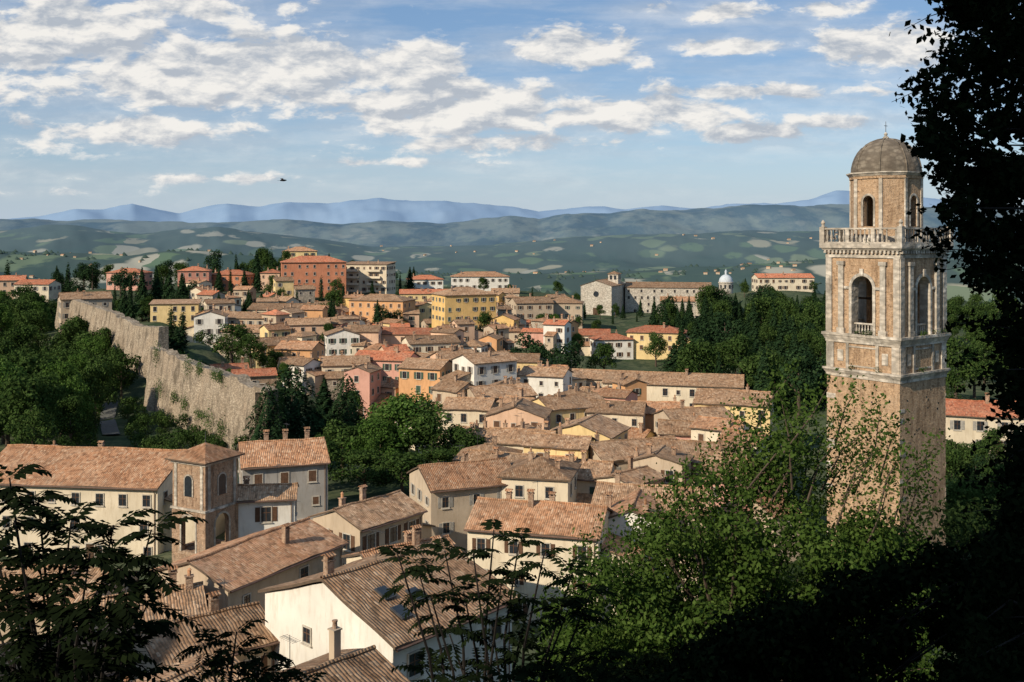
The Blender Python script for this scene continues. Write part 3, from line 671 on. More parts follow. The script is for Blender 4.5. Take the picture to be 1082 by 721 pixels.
b=MB(); b.prism(octo(.12),zd,zd+.25,1); b.prism(octo(.15),zd+.25,zd+.5,0,octo(.35)); b.prism(octo(.4),zd+.5,zd+.62,0); link('cornice',b.mesh('cornice',[TSTONE,TBRICK]),tw)
b=MB(); b.prism(octo(.08),zt,zt+.7,0); link('plinth',b.mesh('plinth',[TSTONE]),tw)
zD=tz(147)-(zd+.62)
b=MB(); b.lathe([( (ap+.3)*math.cos(a)**.9,zd+.62+zD*math.sin(a)) for a in np.linspace(0,math.pi/2*.97,14)],32,0)
for k in range(8):
    an=math.pi/8+k*math.pi/4
    b.tube([((ap+.33)*math.cos(a)**.9*math.cos(an),(ap+.33)*math.cos(a)**.9*math.sin(an),zd+.62+zD*math.sin(a)) for a in np.linspace(0,math.pi/2*.95,10)],[.08]*10,5,0)
dm=link('dome',b.mesh('dome',[DOME],True),tw)
b=MB(); zz=zd+.62+zD; b.lathe([(.35,zz-.15),(.3,zz+.15),(.12,zz+.3),(.18,zz+.45),(.18,zz+.5),(.05,zz+.65),(.0,zz+.7)],10,0)
b.tube([(0,0,zz+.6),(0,0,zz+1.7)],[.035,.025],6,1); b.box(-.26,.26,-.02,.02,zz+1.25,zz+1.3,1); link('cross_finial',b.mesh('cross_finial',[TSTONE,METAL]),dm)
b=MB(); b.lathe([(.72,0),(.66,.12),(.48,.5),(.40,1.0),(.24,1.2),(0,1.25)],16,0); b.box(-3.4,3.4,-.1,.1,1.18,1.38,1); b.box(-.3,.3,-.05,.05,.9,1.2,1)
for s in(-1.0,1.0): b.tube([(s,-.3,1.3),(s,.3,1.7)],[.05,.05],5,1)
be=link('church_bell',b.mesh('church_bell',[BRONZE,DOOR]),None,(TX,TY,TB+z91+1.9),R(127)); tag(be,'dark bronze bell hanging from a beam in the arch of the tall tower','bell')
# ---------------------------------------------------------------- small bell tower
SY=102; SX=X(217,SY); SB=62
sz=lambda py:Z(py,SY)-SB
st=thing('small_bell_tower','small square brick bell tower with tiled pyramid roof and tall arches','bell tower',(SX,SY,SB),R(-28))
s=2.3; za=sz(580); zb1=sz(534); ztp=sz(483)
b=MB(); b.box(-s,s,-s,s,-3,za,0); link('shaft',b.mesh('shaft',[WM['brick']]),st)
b=MB()
for k in range(4):
    q=MB(); archwall(q,2*s,za,zb1,1.9,za+.3,zb1-1.45,.5,s,0,0); archring(q,.95,.2,zb1-1.45,za+.3,-s-.06,-s+.01,1)
    rotm(b,q,k)
link('belfry',b.mesh('belfry',[WM['brick'],TSTONE]),st)
b=MB(); b.box(-s+.5,s-.5,-s+.5,s-.5,za,za+.1,0); link('belfry_floor',b.mesh('belfry_floor',[WM['brick']]),st)
b=MB(); b.prism(sq(s+.12),zb1,zb1+.22,1)
b.box(-s+.05,s-.05,-s+.05,s-.05,zb1+.22,ztp-.3,0)
for k in range(4):
    q=MB()
    for p in(-1.95,1.6): q.box(p,p+.35,-s-.03,-s+.06,zb1+.22,ztp-.3,1)
    rotm(b,q,k)
b.prism(sq(s+.1),ztp-.3,ztp-.1,1); b.prism(sq(s+.25),ztp-.1,ztp,1); link('upper_storey',b.mesh('upper_storey',[WM['brick'],TSTONE]),st)
for k in range(4):
    q=MB(); q.box(-.5,.5,-s-.0,-s+.08,zb1+1.4,zb1+3.0,0)
    archring(q,.5,.14,zb1+3.0,zb1+1.4,-s-.03,-s+.06,1)
    for i in range(8):
        a0=math.pi*i/8; a1=math.pi*(i+1)/8; q.face([(0,-s-.005,zb1+3.0),(.5*math.cos(a0),-s-.005,zb1+3.0+.5*math.sin(a0)),(.5*math.cos(a1),-s-.005,zb1+3.0+.5*math.sin(a1))],0)
    c=MB(); rotm(c,q,k); link('arched_opening',c.mesh('arched_opening',[GLASS,TSTONE]),st)
e=s+.5; zr=ztp+1.5
b=MB(); b.roofslab([[(-e,-e,ztp+.15),(e,-e,ztp+.15),(0,0,zr)],[(e,-e,ztp+.15),(e,e,ztp+.15),(0,0,zr)],[(e,e,ztp+.15),(-e,e,ztp+.15),(0,0,zr)],[(-e,e,ztp+.15),(-e,-e,ztp+.15),(0,0,zr)]],.15,0,1)
ro=link('roof',b.mesh('roof',[RM['terra'],EAVE]),st); b=MB(); b.tube([(0,0,zr-.1),(0,0,zr+1.1)],[.04,.03],5); link('finial',b.mesh('finial',[METAL]),ro)
# ---------------------------------------------------------------- church, convent, white dome
t,ro=house('pale stone church with gabled front facing the town on the far ridge',X(640,438),446,Z(303,430),14,24,14,-22,'gy','church','brown',.32,name='church',cat='church',wins=False,nch=0)
b2=MB(); b2.tube([(0,.05,0),(0,-.12,0)],[1.3,1.2],20,0); link('rose_window',b2.mesh('rose_window',[GLASS]),t,(0,-12,10.5))
b=MB(); b.box(-1.4,1.4,-.15,.05,0,4.5,0); link('door',b.mesh('door',[DOOR]),t,(0,-12,0))
b=MB(); b.box(-2.3,2.3,-2.3,2.3,-6,3.0,0)
for k in range(4):
    q=MB(); q.box(-1.5,-.4,-2.36,-2.2,.6,2.5,1); q.box(.4,1.5,-2.36,-2.2,.6,2.5,1); rotm(b,q,k)
link('bell_turret',b.mesh('bell_turret',[WM['church'],GLASS]),t,(4,3,15.8))
b=MB(); e=2.7; b.roofslab([[(-e,-e,0),(e,-e,0),(0,0,1.2)],[(e,-e,0),(e,e,0),(0,0,1.2)],[(e,e,0),(-e,e,0),(0,0,1.2)],[(-e,e,0),(-e,-e,0),(0,0,1.2)]],.15,0,1); link('turret_roof',b.mesh('turret_roof',[RM['brown'],EAVE]),t,(4,3,18.95))
house('long pale stone convent with shallow brown roof right of the church',X(706,452),452,Z(305,440),38,13,13,-10,'gx','church','brown',.3,name='convent',cat='convent',nch=2,style='n',winskip=.3)
house('low stone wing of the convent at its right end',X(752,446),446,Z(310,440),12,14,10,-10,'gy','church','brown',.34,name='convent_wing',cat='convent wing',nch=0,style='n')
DY=520; t=thing('domed_chapel','small round chapel with white dome on the ridge right of the convent','chapel',(X(767,DY),DY,Z(308,DY)),0)
b=MB(); b.lathe([(3.7,-8),(3.7,4.3),(4.0,4.4),(4.0,4.9),(3.5,5.0)],20,0)
link('drum',b.mesh('drum',[WM['church']]),t)
for k in range(6):
    b=MB(); b.box(-.45,.45,-.1,.1,0,1.9,0); an=math.pi+k*math.pi/5; link('window',b.mesh('window',[GLASS]),t,(3.72*math.cos(an),3.72*math.sin(an),1.6),an+math.pi/2)
b=MB(); b.lathe([(3.6*math.cos(a),5.0+3.8*math.sin(a)) for a in np.linspace(0,1.45,9)],20,0); d_=link('dome',b.mesh('dome',[WHITE],True),t)
b=MB(); b.lathe([(.6,8.6),(.6,10.2),(.8,10.3),(.1,11.3),(0,12)],10,0); link('lantern',b.mesh('lantern',[WHITE]),d_)
# ---------------------------------------------------------------- city walls
def citywall(label,pts,th=2.2,seed=0,rag=.5):
    b=MB(); rs=random.Random(seed); P=[]
    for (px,tp,bp,Y) in pts: P.append((X(px,Y),Y,Z(tp,Y),Z(bp,Y)-3))
    Q=[]
    for a,c in zip(P,P[1:]):
        n_=max(1,int(math.hypot(c[0]-a[0],c[1]-a[1])/.9))
        for k in range(n_): Q.append(tuple(a[i]+(c[i]-a[i])*k/n_ for i in range(4)))
    Q.append(P[-1]); o=Q[0]; J=[]; step=0
    for i,q in enumerate(Q):
        a=Q[max(i-1,0)]; c=Q[min(i+1,len(Q)-1)]; dx,dy=c[0]-a[0],c[1]-a[1]; L=math.hypot(dx,dy); nx,ny=dy/L,-dx/L
        if rs.random()<.12: step=rs.uniform(-1.3,.4)*rag
        top=q[2]+step+rs.uniform(-.22,.22)*rag
        bt=.9 if (i%13) in(5,6,7) else 0
        row=[]
        for k in range(9):
            f=k/8; z=q[3]+(top-q[3])*f; out=(1-f)*1.1+rs.uniform(-.1,.1)+(bt*(1-f)*.9 if f<.8 else 0)
            row.append((q[0]+nx*out-o[0],q[1]+ny*out-o[1],z-o[3]+(rs.uniform(-.2,.2) if k<8 else 0)))
        row+= [(q[0]-nx*th-o[0],q[1]-ny*th-o[1],top-o[3]+rs.uniform(-.2,.1)),(q[0]-nx*th-o[0],q[1]-ny*th-o[1],q[3]-o[3])]
        J.append(row)
    for a,c in zip(J,J[1:]):
        for k in range(10): b.face([a[k],c[k],c[k+1],a[k+1]])
    b.face(J[0]); b.face(list(reversed(J[-1])))
    o_=link('city_wall',b.mesh('city_wall',[CITYW]),None,(o[0],o[1],o[3])); tag(o_,label,'city wall'); return o_
W1=[(158,367,412,198),(185,375,425,184),(215,386,448,172),(240,396,466,163),(262,405,482,156),(282,413,492,150),(300,424,490,158)]
W2=[(62,312,334,285),(92,322,348,258),(115,330,360,240),(140,341,374,222),(168,344,388,208)]
citywall('tall near stretch of old stone city wall curving above the grassy slope',W1,2.2,1,.5)
citywall('far stretch of crumbling stone city wall running up to the stone house',W2,2.0,2,.55)
pr=[(118,458,176),(112,440,196),(118,424,216)]
b=MB(); L=[]; PP=[]
for a,c in zip(pr,pr[1:]):
    for k in range(8): PP.append(tuple(a[i]+(c[i]-a[i])*k/8 for i in range(3)))
for px,py,Y in PP:
    x=X(px,Y); L.append((x-1.6,Y,T(x-1.6,Y)+.25,x+1.6,T(x+1.6,Y)+.25))
for a,c in zip(L,L[1:]): b.face([(a[0],a[1],a[2]),(a[3],a[1],a[4]),(c[3],c[1],c[4]),(c[0],c[1],c[2])])
o=link('road',b.mesh('road',[plain('asphalt',(.12,.12,.11))])); o['kind']='structure'
# ---------------------------------------------------------------- trees
def leafquads(Pc,Nn,size,asp=.6):
    n=len(Pc); r=rng.normal(size=(n,3)); Nn=Nn/np.maximum(np.linalg.norm(Nn,axis=1,keepdims=True),1e-6)
    u=np.cross(Nn,r); u/=np.maximum(np.linalg.norm(u,axis=1,keepdims=True),1e-6); w=np.cross(Nn,u)
    s=(size*rng.uniform(.6,1.3,n))[:,None] if np.isscalar(size) else size[:,None]
    u=u*s*.5; w=w*s*.5*asp
    return np.stack([Pc-u,Pc-w,Pc+u,Pc+w],1).reshape(-1,3)
def leafmesh(name,V,mat):
    return npmesh(name,V,np.arange(len(V)).reshape(-1,4),[mat])
def rdir(n): 
    v=rng.normal(size=(n,3)); return v/np.linalg.norm(v,axis=1,keepdims=True)
def lobes_leaves(lobes,per,size,squash=.85,jit=.5):
    out=[]
    for (c,r) in lobes:
        n=max(8,int(per*r*r)); d=rdir(n); rad=r*np.clip(rng.normal(.88,.16,n),.3,1.25)[:,None]
        p=np.array(c)+d*rad*np.array([1,1,squash]); out.append(leafquads(p,d+rng.normal(size=(n,3))*jit+np.array([0,0,.25]),size))
    return np.concatenate(out)
def broad(nl,R0,Hh,per,size,seed,mat,name='crown'):
    rs=random.Random(seed); L=[((0,0,Hh*.55),R0*.62)]
    for i in range(nl):
        a=rs.uniform(0,6.28); e=rs.uniform(-.5,1.4); q=rs.uniform(.5,.9)
        L.append(((R0*q*math.cos(a)*math.cos(e),R0*q*math.sin(a)*math.cos(e),Hh*.55+Hh*.36*math.sin(e)*rs.uniform(.7,1.1)),R0*rs.uniform(.18,.40)))
    return leafmesh(name,lobes_leaves(L,per,size),mat)
def trunkm(h,r,seed,limbs=5,spread=2.0,mat=None):
    rs=random.Random(seed); b=MB(); pts=[(0,0,-1.5),(rs.uniform(-.1,.1),0,h*.3),(rs.uniform(-.2,.2),rs.uniform(-.2,.2),h*.65),(0,0,h)]
    b.tube(pts,[r*1.3,r,r*.7,r*.2],7)
    for i in range(limbs):
        a=i*2.4+rs.random(); z=h*rs.uniform(.35,.75); b.tube([(0,0,z),(math.cos(a)*spread*.5,math.sin(a)*spread*.5,z+h*.12),(math.cos(a)*spread,math.sin(a)*spread,z+h*.22)],[r*.5,r*.3,r*.08],5)
    return b.mesh('trunk',[mat or BARK])
def conifer(R0,Hh,n,size,seed,mat,power=1.0,low=.12,fullr=.5,tiers=11):
    rs=np.random.default_rng(seed); t=1-np.sqrt(rs.random(n))
    tier=np.floor(t*tiers)/tiers; fr_=(t-tier)*tiers
    a=rs.random(n)*6.283; lump=.8+.3*np.sin(a*5+tier*40)
    rad=R0*(1-t)**power*(.75+.35*(1-fr_))*rs.uniform(.35,1.05,n)**fullr*lump
    P=np.stack([rad*np.cos(a),rad*np.sin(a),Hh*(low+(1-low)*t)-rad*.22],1)
    Nn=np.stack([np.cos(a)*.5,np.sin(a)*.5,np.ones(n)],1)+rs.normal(size=(n,3))*.35
    return leafmesh('crown',leafquads(P,Nn,size,.5),mat)
KIND={
 'broad':[(broad(20,4.2,10,80,.48,i,L_BROAD),trunkm(6,.28,i)) for i in range(4)],
 'bright':[(broad(32,4.2,10,130,.38,20+i,L_BRIGHT),trunkm(6,.28,i)) for i in range(2)],
 'bush':[(broad(8,3.0,4.4,80,.4,40+i,L_BROAD),trunkm(2,.15,i,3,1)) for i in range(2)],
 'conifer':[(conifer(3.4,12,2800,.75,50+i,L_CON),trunkm(11,.22,i,0)) for i in range(3)],
 'cypress':[(conifer(1.15,10,1500,.5,60+i,L_CON,.45,.03),trunkm(8,.15,i,0)) for i in range(2)],
 'cedar':[(conifer(5.6,12,13000,.5,70+i,L_CON,.5,.04,.3,8),trunkm(10,.3,i,4,3)) for i in range(2)],
 'pine':[(broad(12,4.0,9.5,80,.5,80+i,L_CON),trunkm(7,.25,i,5,2.2)) for i in range(2)]}
HT={'broad':9.3,'bright':9.3,'bush':4.3,'conifer':12,'cypress':10,'cedar':12,'pine':9}
HWD={'broad':8.6,'bright':8.6,'bush':6,'conifer':6.6,'cypress':2.4,'cedar':10,'pine':8.2}
trr=random.Random(5)
NM={'broad':'broadleaf_tree','bright':'broadleaf_tree','bush':'bush','conifer':'conifer_tree','cypress':'cypress_tree','cedar':'cedar_tree','pine':'pine_tree'}
def tree(kind,x,y,h,wd,label,group=None):
    z=T(x,y); cm,tm=trr.choice(KIND[kind]); sz_=h/HT[kind]; sx=wd/HWD[kind]
    t=thing(NM[kind],label,'bush' if kind=='bush' else 'tree',(x,y,z),trr.uniform(0,6.28),group)
    t.scale=(sx,sx,sz_); link('crown',cm,t); link('trunk',tm,t)
    return t
def treep(kind,px,top,Y,wd,label,group=None,minh=3):
    x=X(px,Y); h=max(minh,Z(top,Y)-T(x,Y)); return tree(kind,x,Y,h,wd,label,group)
def scatter(kinds,n,pxr,Yr,hr,label,group,dmin,cond=None,gap=1.0):
    pts=[]; tries=0
    while len(pts)<n and tries<n*60:
        tries+=1; Y=trr.uniform(*Yr); px=trr.uniform(*pxr); x=X(px,Y)
        if cond and not cond(px,Y,x): continue
        if any(math.hypot(x-o[0],Y-o[1])<o[2]+gap for o in boxes): continue
        if any(math.hypot(x-q[0],Y-q[1])<dmin for q in pts): continue
        pts.append((x,Y)); k=trr.choice(kinds); h=trr.uniform(*hr); tree(k,x,Y,h,h*trr.uniform(.75,1.0)*(HWD[k]/HT[k]),label,group)
def wallx(Y): 
    ys=[150,156,163,172,184,196,205,222,240,258,285]; p=[282,262,240,215,185,158,165,140,115,92,60]
    return np.interp(Y,ys,p)
boxes.append((TX,TY,5)); boxes.append((SX,SY,3))
scatter(['broad','broad','bright','broad'],120,(-60,140),(140,380),(7,14),'broad green tree in the dense wood on the slope left of the city wall','trees of the wood left of the city wall',4.3,
    lambda px,Y,x: px<wallx(Y)-16 and not(Y<220 and 104<px<150) and not (px>75 and Y<172))
scatter(['bush'],80,(60,300),(135,215),(1.5,4.2),'low green bush on the grassy bank below the city wall','bushes on the bank below the city wall',2.2,
    lambda px,Y,x: px<wallx(Y)-7 and not(104<px<132))
scatter(['conifer','conifer','conifer','pine','broad'],150,(690,900),(200,410),(9,16),'dark conifer in the dense wood between the yellow park house and the bell tower','conifers of the wood left of the bell tower',4.4,
    lambda px,Y,x: not(px<735 and Y<300) and not(Y<240 and px<800))
scatter(['broad','conifer'],50,(985,1130),(165,420),(9,14),'dark tree in the wood seen right of the bell tower','trees right of the bell tower',5.5)
scatter(['broad','pine'],34,(965,1110),(100,150),(5,8),'dark tree below the red roofed house right of the bell tower','trees by the bell tower base',3.6)
scatter(['broad','conifer','pine','cypress','conifer'],120,(50,440),(335,500),(8,13),'dark tree between the villas of the upper left town','trees among the upper left villas',4.6,None,-.5)
scatter(['broad','conifer','cypress'],50,(500,860),(395,500),(5,8),'tree among the buildings of the far ridge','trees on the far ridge',6)
scatter(['broad','bush','bright','conifer'],60,(205,640),(195,385),(4,8),'small green tree in a garden between the mid town houses','garden trees between the mid town houses',4,None,-.5)
for (k,px,top,Y,wd,l) in [
 ('cedar',308,384,160,13,'large dark cedar standing at the near end of the city wall'),
 ('cedar',283,404,150,8,'smaller dark cedar left of the large cedar by the wall'),
 ('cedar',366,394,172,9,'tall dark cedar behind and right of the large cedar'),
 ('conifer',343,398,172,8,'slim conifer between the two tall dark cedars'),
 ('bright',430,420,150,14,'large round bright green tree in the middle of the town'),
 ('bright',402,446,146,9,'smaller bright green tree leaning on the large round one'),
 ('broad',455,440,148,9,'dark green tree right against the large round bright tree'),
 ('broad',488,455,148,8.5,'dark round tree behind the cream front house'),
 ('broad',362,448,150,10,'green tree in the dip between the cedar and the bright tree'),
 ('broad',335,466,140,9,'low spreading tree below the large cedar'),
 ('broad',385,480,138,8,'low tree at the foot of the bright green tree'),
 ('broad',462,478,136,8,'low tree at the right foot of the dark green tree'),
 ('broad',425,482,134,8,'low tree just below the large round bright tree'),
 ('broad',245,346,245,12,'wide dark tree just inside the bend of the city wall'),
 ('broad',265,356,238,9,'dark tree right of the wide one inside the city wall'),
 ('cypress',181,322,250,3.4,'dark cypress above the bend of the city wall, left of two'),
 ('cypress',193,326,246,3.4,'dark cypress above the bend of the city wall, right of two'),
 ('conifer',187,345,232,8,'bushy conifer at the foot of the two cypresses'),
 ('bright',192,375,215,6,'light green small tree behind the top of the city wall'),
 ('cypress',72,276,400,4,'lone tall cypress left of the pink cypress house'),
 ('cypress',131,290,345,4.5,'slender cypress left of the conifer clump'),
 ('conifer',150,282,370,9,'leftmost tall conifer of the clump above the city wall'),
 ('conifer',165,280,375,9,'second tall conifer from left in the clump above the wall'),
 ('conifer',179,284,368,9,'third tall conifer of the clump above the wall'),
 ('conifer',192,288,362,9,'rightmost tall conifer of the clump above the wall'),
 ('conifer',271,264,450,9,'conifer rising left of the hilltop villa'),
 ('cypress',287,262,460,4,'thin cypress just left of the hilltop villa'),
 ('cypress',8,274,430,4.5,'thin cypress at the left edge behind the peach edge house'),
 ('pine',228,266,470,11,'umbrella pine above the wide red roof'),
 ('pine',560,352,270,13,'dark spreading tree left of the cream garage'),
 ('pine',600,364,262,13,'dark spreading tree in front of the cream garage'),
 ('broad',574,334,350,9,'dark tree below the brown palazzo'),
 ('broad',638,366,270,9,'green tree below the small white lodge'),
 ('conifer',712,362,270,10,'tall dark conifer in front of the yellow park house'),
 ('conifer',735,338,300,11,'broad dark conifer right of the yellow park house'),
 ('broad',513,333,312,7,'tree at the right corner of the ochre block'),
 ('broad',352,310,375,10,'tree below the right end of the red apartment block'),
 ('broad',128,372,212,9,'round green tree in front of the far stretch of city wall'),
 ('broad',108,352,232,9,'green tree hiding the foot of the far city wall'),
 ]: treep(k,px,top,Y,wd,l)
for i in range(16):
    f=trr.uniform(.2,5.8); k=int(f); a_,c_=W1[k],W1[min(k+1,6)]; q=[a_[j]+(c_[j]-a_[j])*(f-k) for j in range(4)]
    x0,y0,zt_,zb_=X(q[0],q[3]),q[3],Z(q[1],q[3]),Z(q[2],q[3]); dx_,dy_=X(c_[0],c_[3])-X(a_[0],a_[3]),c_[3]-a_[3]; L_=math.hypot(dx_,dy_) or 1; nx,ny=dy_/L_,-dx_/L_
    hgt=(zt_-zb_); low_=trr.random()<.65; zc_=zb_+hgt*.2 if low_ else zt_-.6; n_=260
    s1=rng.normal(size=n_)*trr.uniform(.6,1.6); s2=rng.normal(size=n_)*trr.uniform(.5,1.2); ff=np.clip((zc_+s2-zb_)/hgt,0,1)
    P=np.stack([dx_/L_*s1+nx*(1.1*(1-ff)+.3),dy_/L_*s1+ny*(1.1*(1-ff)+.3),s2],1)
    o=link('ivy',leafmesh('ivy',leafquads(P,np.tile([nx,ny,.3],(n_,1))+rng.normal(size=(n_,3))*.4,.3),L_BROAD),None,(x0,y0,zc_)); tag(o,'dark ivy patch clinging to the near stretch of city wall','ivy','ivy patches on the near city wall')
cth,sth=math.cos(R(37)),math.sin(R(37))
for i in range(14):
    lz=trr.choice([z88,z91,zt+.05,z91]); e=trr.uniform(-hw,hw); fx,fy=(e,-hw-.2) if i%2 else (-hw-.2,e); n_=45
    P=rng.normal(size=(n_,3))*np.array([.2,.2,.14])+np.array([0,0,.2])
    o=link('weed_tuft',leafmesh('weed_tuft',leafquads(P,rng.normal(size=(n_,3)),.16),L_BROAD),None,(TX+fx*cth-fy*sth,TY+fx*sth+fy*cth,TB+lz)); tag(o,'small weed tuft growing on a stone ledge of the tall bell tower','plant','weeds on the bell tower ledges')
def nearcrown(Lp,Y,dj,ox,oy,oz):
    L=[]
    for (px,py,rp) in Lp:
        yy=Y+trr.uniform(-dj,dj); x,y,z=W(px,py,yy); L.append(((x-ox,y-oy,z-oz),rp/F*Y))
    return L
def spray(b,base,tip,r0): 
    base=Vector(base); tip=Vector(tip); mid=(base+tip)/2+Vector((trr.uniform(-.3,.3),trr.uniform(-.3,.3),.25))*min(1,(tip-base).length/2); b.tube([base,mid,tip],[r0,r0*.6,r0*.15],5)
NY=33; nx_=X(770,NY); nz=T(nx_,NY)
t=thing('leafy_tree','large sunlit green tree in front of the bell tower at lower right','tree',(nx_,NY,nz))
Lp=[]
for i in range(290):
    u=trr.random(); v=trr.random()
    px=585+u*400; top=np.interp(px,[585,620,650,700,740,790,830,860,900,930,960,985],[625,585,560,520,478,438,428,462,505,530,545,570]); 
    py=top+22+v**.9*(770-top); Lp.append((px,py,trr.uniform(13,38)))
L=nearcrown(Lp,NY,2.8,nx_,NY,nz)
V1=lobes_leaves(L,470,.165,.7,.6)
b=MB(); b.tube([(0,0,-1.5),(.3,.2,4),(-.2,0,9),(.2,0,13)],[.4,.32,.24,.12],8)
for (c,r) in trr.sample(L,60): 
    zb_=min(c[2]-1.0,11); spray(b,(0,0,max(3,zb_-trr.uniform(1,4))),c,.09)
ends=[]
for (px,py) in [(815,405),(838,392),(852,425),(875,408),(905,412),(885,440),(918,452),(868,462),(842,450),(800,430),(935,470),(900,480),(780,440),(955,480),(975,495),(930,430),(985,520),(760,465),(725,495),(690,520),(640,560),(615,575),(990,470),(950,450),(745,480),(710,510),(665,545),(825,420),(860,440),(890,465),(915,490),(940,505)]:
    x,y,z=W(px,py,NY+trr.uniform(-1.5,1.5)); base=(x-nx_-trr.uniform(.6,1.6)*(1 if px>830 else -.6),y-NY,z-nz-trr.uniform(1.8,3)); tip=(x-nx_,y-NY,z-nz)
    spray(b,base,tip,.04); ends.append((base,tip))
SP=[]
for (a,c) in ends:
    a=np.array(a); c=np.array(c); n_=220; tt=rng.uniform(.15,1.08,n_)[:,None]; SP.append(a+(c-a)*tt+rng.normal(size=(n_,3))*np.array([.33,.33,.2])*(1.2-tt*.6)+np.array([0,0,.2]))
SP=np.concatenate(SP); V2=leafquads(SP,rng.normal(size=SP.shape)+np.array([0,0,.6]),.15)
link('crown',leafmesh('crown',np.concatenate([V1,V2]),L_NEAR),t); link('trunk',b.mesh('trunk',[BARK]),t)
Y2=42; x2=X(900,Y2); z2=T(x2,Y2)
t=thing('leafy_tree','dense darker green tree hiding the foot of the bell tower','tree',(x2,Y2,z2))
Lp=[]
for i in range(190):
    px=trr.uniform(640,1090); top=np.interp(px,[640,760,840,900,960,1000,1040,1090],[650,600,560,535,530,525,515,505]); Lp.append((px,top+25+trr.random()*(700-top),trr.uniform(18,36)))
L=nearcrown(Lp,Y2,2.5,x2,Y2,z2); b=MB(); b.tube([(0,0,-1.5),(0,.2,5),(.2,0,11)],[.4,.3,.12],8)
for (c,r) in trr.sample(L,40): spray(b,(0,0,max(2,min(c[2]-2,10))),c,.1)
link('crown',leafmesh('crown',lobes_leaves(L,170,.24,.8,.8),L_UNDER),t); link('trunk',b.mesh('trunk',[BARK]),t)
# dark overhanging tree on the right
DY_=10.5; dx=X(1190,DY_); dz=T(dx,DY_)
t=thing('overhanging_tree','dark shaded tree leaning in along the right edge','tree',(dx,DY_,dz))
edge_y=[-40,10,30,60,95,120,150,190,230,270,320,370,430,500,560,620,740]; edge_x=[968,980,1008,992,958,970,955,982,990,1006,1038,1034,1056,1054,1040,1016,985]
Lp=[]
for i in range(400):
    py=trr.uniform(-60,740); ex=np.interp(py,edge_y,edge_x)+trr.uniform(-3,14); px=ex+6+abs(trr.gauss(0,.42))*(1150-ex); r=trr.uniform(8,21); Lp.append((px+r*.5,py,r))
L=nearcrown(Lp,DY_,1.0,dx,DY_,dz)
V1=lobes_leaves(L,3300,.085,.8,1.0)
Lp=[]
for i in range(170):
    py=trr.uniform(-80,760); ex=np.interp(py,edge_y,edge_x)+(48 if py<560 else 34); Lp.append((ex+trr.random()*(1180-ex),py,trr.uniform(18,32)))
L2=nearcrown(Lp,DY_+1.6,.8,dx,DY_,dz); V3=lobes_leaves(L2,850,.15,.8,.8)
b=MB(); topz=W(1100,-200,DY_)[2]-dz; b.tube([(0,0,-1),(0,0,topz*.5),(-.2,0,topz*.8),(-.3,0,topz)],[.25,.2,.16,.06],8)
for (c,r) in trr.sample(L,70): spray(b,(-.1,0,min(max(c[2]-.5,1),topz)),c,.025)
TW=[]
for i in range(46):
    py=trr.uniform(-20,560); ex=np.interp(py,edge_y,edge_x); x,y,z=W(ex+30,py,DY_+trr.uniform(-.6,.6)); x1,_,z1=W(ex-trr.uniform(2,14),py+trr.uniform(-8,16),DY_)
    a=np.array([x-dx,y-DY_,z-dz]); c=np.array([x1-dx,y-DY_,z1-dz]); b.tube([a,(a+c)/2+np.array([0,0,.03]),c],[.010,.006,.003],4)
    n_=30; tt=rng.uniform(.0,1.05,n_)[:,None]; TW.append(a+(c-a)*tt+rng.normal(size=(n_,3))*.05)
TW=np.concatenate(TW); V4=leafquads(TW,rng.normal(size=TW.shape),.085)
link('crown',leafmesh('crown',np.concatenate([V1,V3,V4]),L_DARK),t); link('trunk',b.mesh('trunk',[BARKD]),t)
for bi,(lab,Y,reg,n_) in enumerate([('dark shaded bush filling the lower right corner',15,[(690,712),(760,668),(820,636),(880,614),(940,594),(1000,575),(1100,560)],230),('dark shaded shrub at the bottom in front of the sunlit tree',17,[(560,735),(620,715),(680,700),(740,690),(800,690)],60)]):
    xs=[q[0] for q in reg]; ys=[q[1] for q in reg]; cx=X(sum(xs)/len(xs),Y); cz=T(cx,Y)
    t=thing('shaded_bush',lab,'bush',(cx,Y,cz)); Lp=[]
    for i in range(n_):
        px=trr.uniform(xs[0],xs[-1]); top=np.interp(px,xs,ys); Lp.append((px,top+12+trr.random()**1.3*(840-top),trr.uniform(14,30)))
    L=nearcrown(Lp,Y,1.2,cx,Y,cz); b=MB(); b.tube([(0,0,-.5),(.1,0,3),(0,0,6)],[.2,.15,.05],7)
    for (c,r) in trr.sample(L,25): spray(b,(0,0,min(max(c[2]-2,1),6)),c,.03)
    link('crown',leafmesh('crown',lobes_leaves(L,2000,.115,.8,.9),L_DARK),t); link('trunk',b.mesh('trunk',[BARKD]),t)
def pinnate(out,base,dirv,Ln,pairs=9,lw=.15):
    d=Vector(dirv).normalized(); side=d.cross(Vector((0,0,1))).normalized(); 
    if side.length<.1: side=Vector((1,0,0))
    p=Vector(base)
    for k in range(pairs):
        tt=(k+1)/pairs; d2=(d+Vector((0,0,-1))*tt*tt*.8).normalized(); p=p+d2*(Ln/pairs)
        s=lw*(1-.55*abs(tt-.45))
        for sg in(-1,1):
            e=(side*sg+d2*.45+Vector((0,0,-.35+trr.uniform(-.2,.2)))).normalized(); w=d2*s*.24
            out+= [tuple(p),tuple(p+e*s*.4+w),tuple(p+e*s),tuple(p+e*s*.4-w)]
    q=Vector((0,0,.012)); b0=Vector(base)
    out+= [tuple(b0-q),tuple((b0+p)/2-q+Vector((0,0,Ln*.1))),tuple(p),tuple((b0+p)/2+q+Vector((0,0,Ln*.1)))]
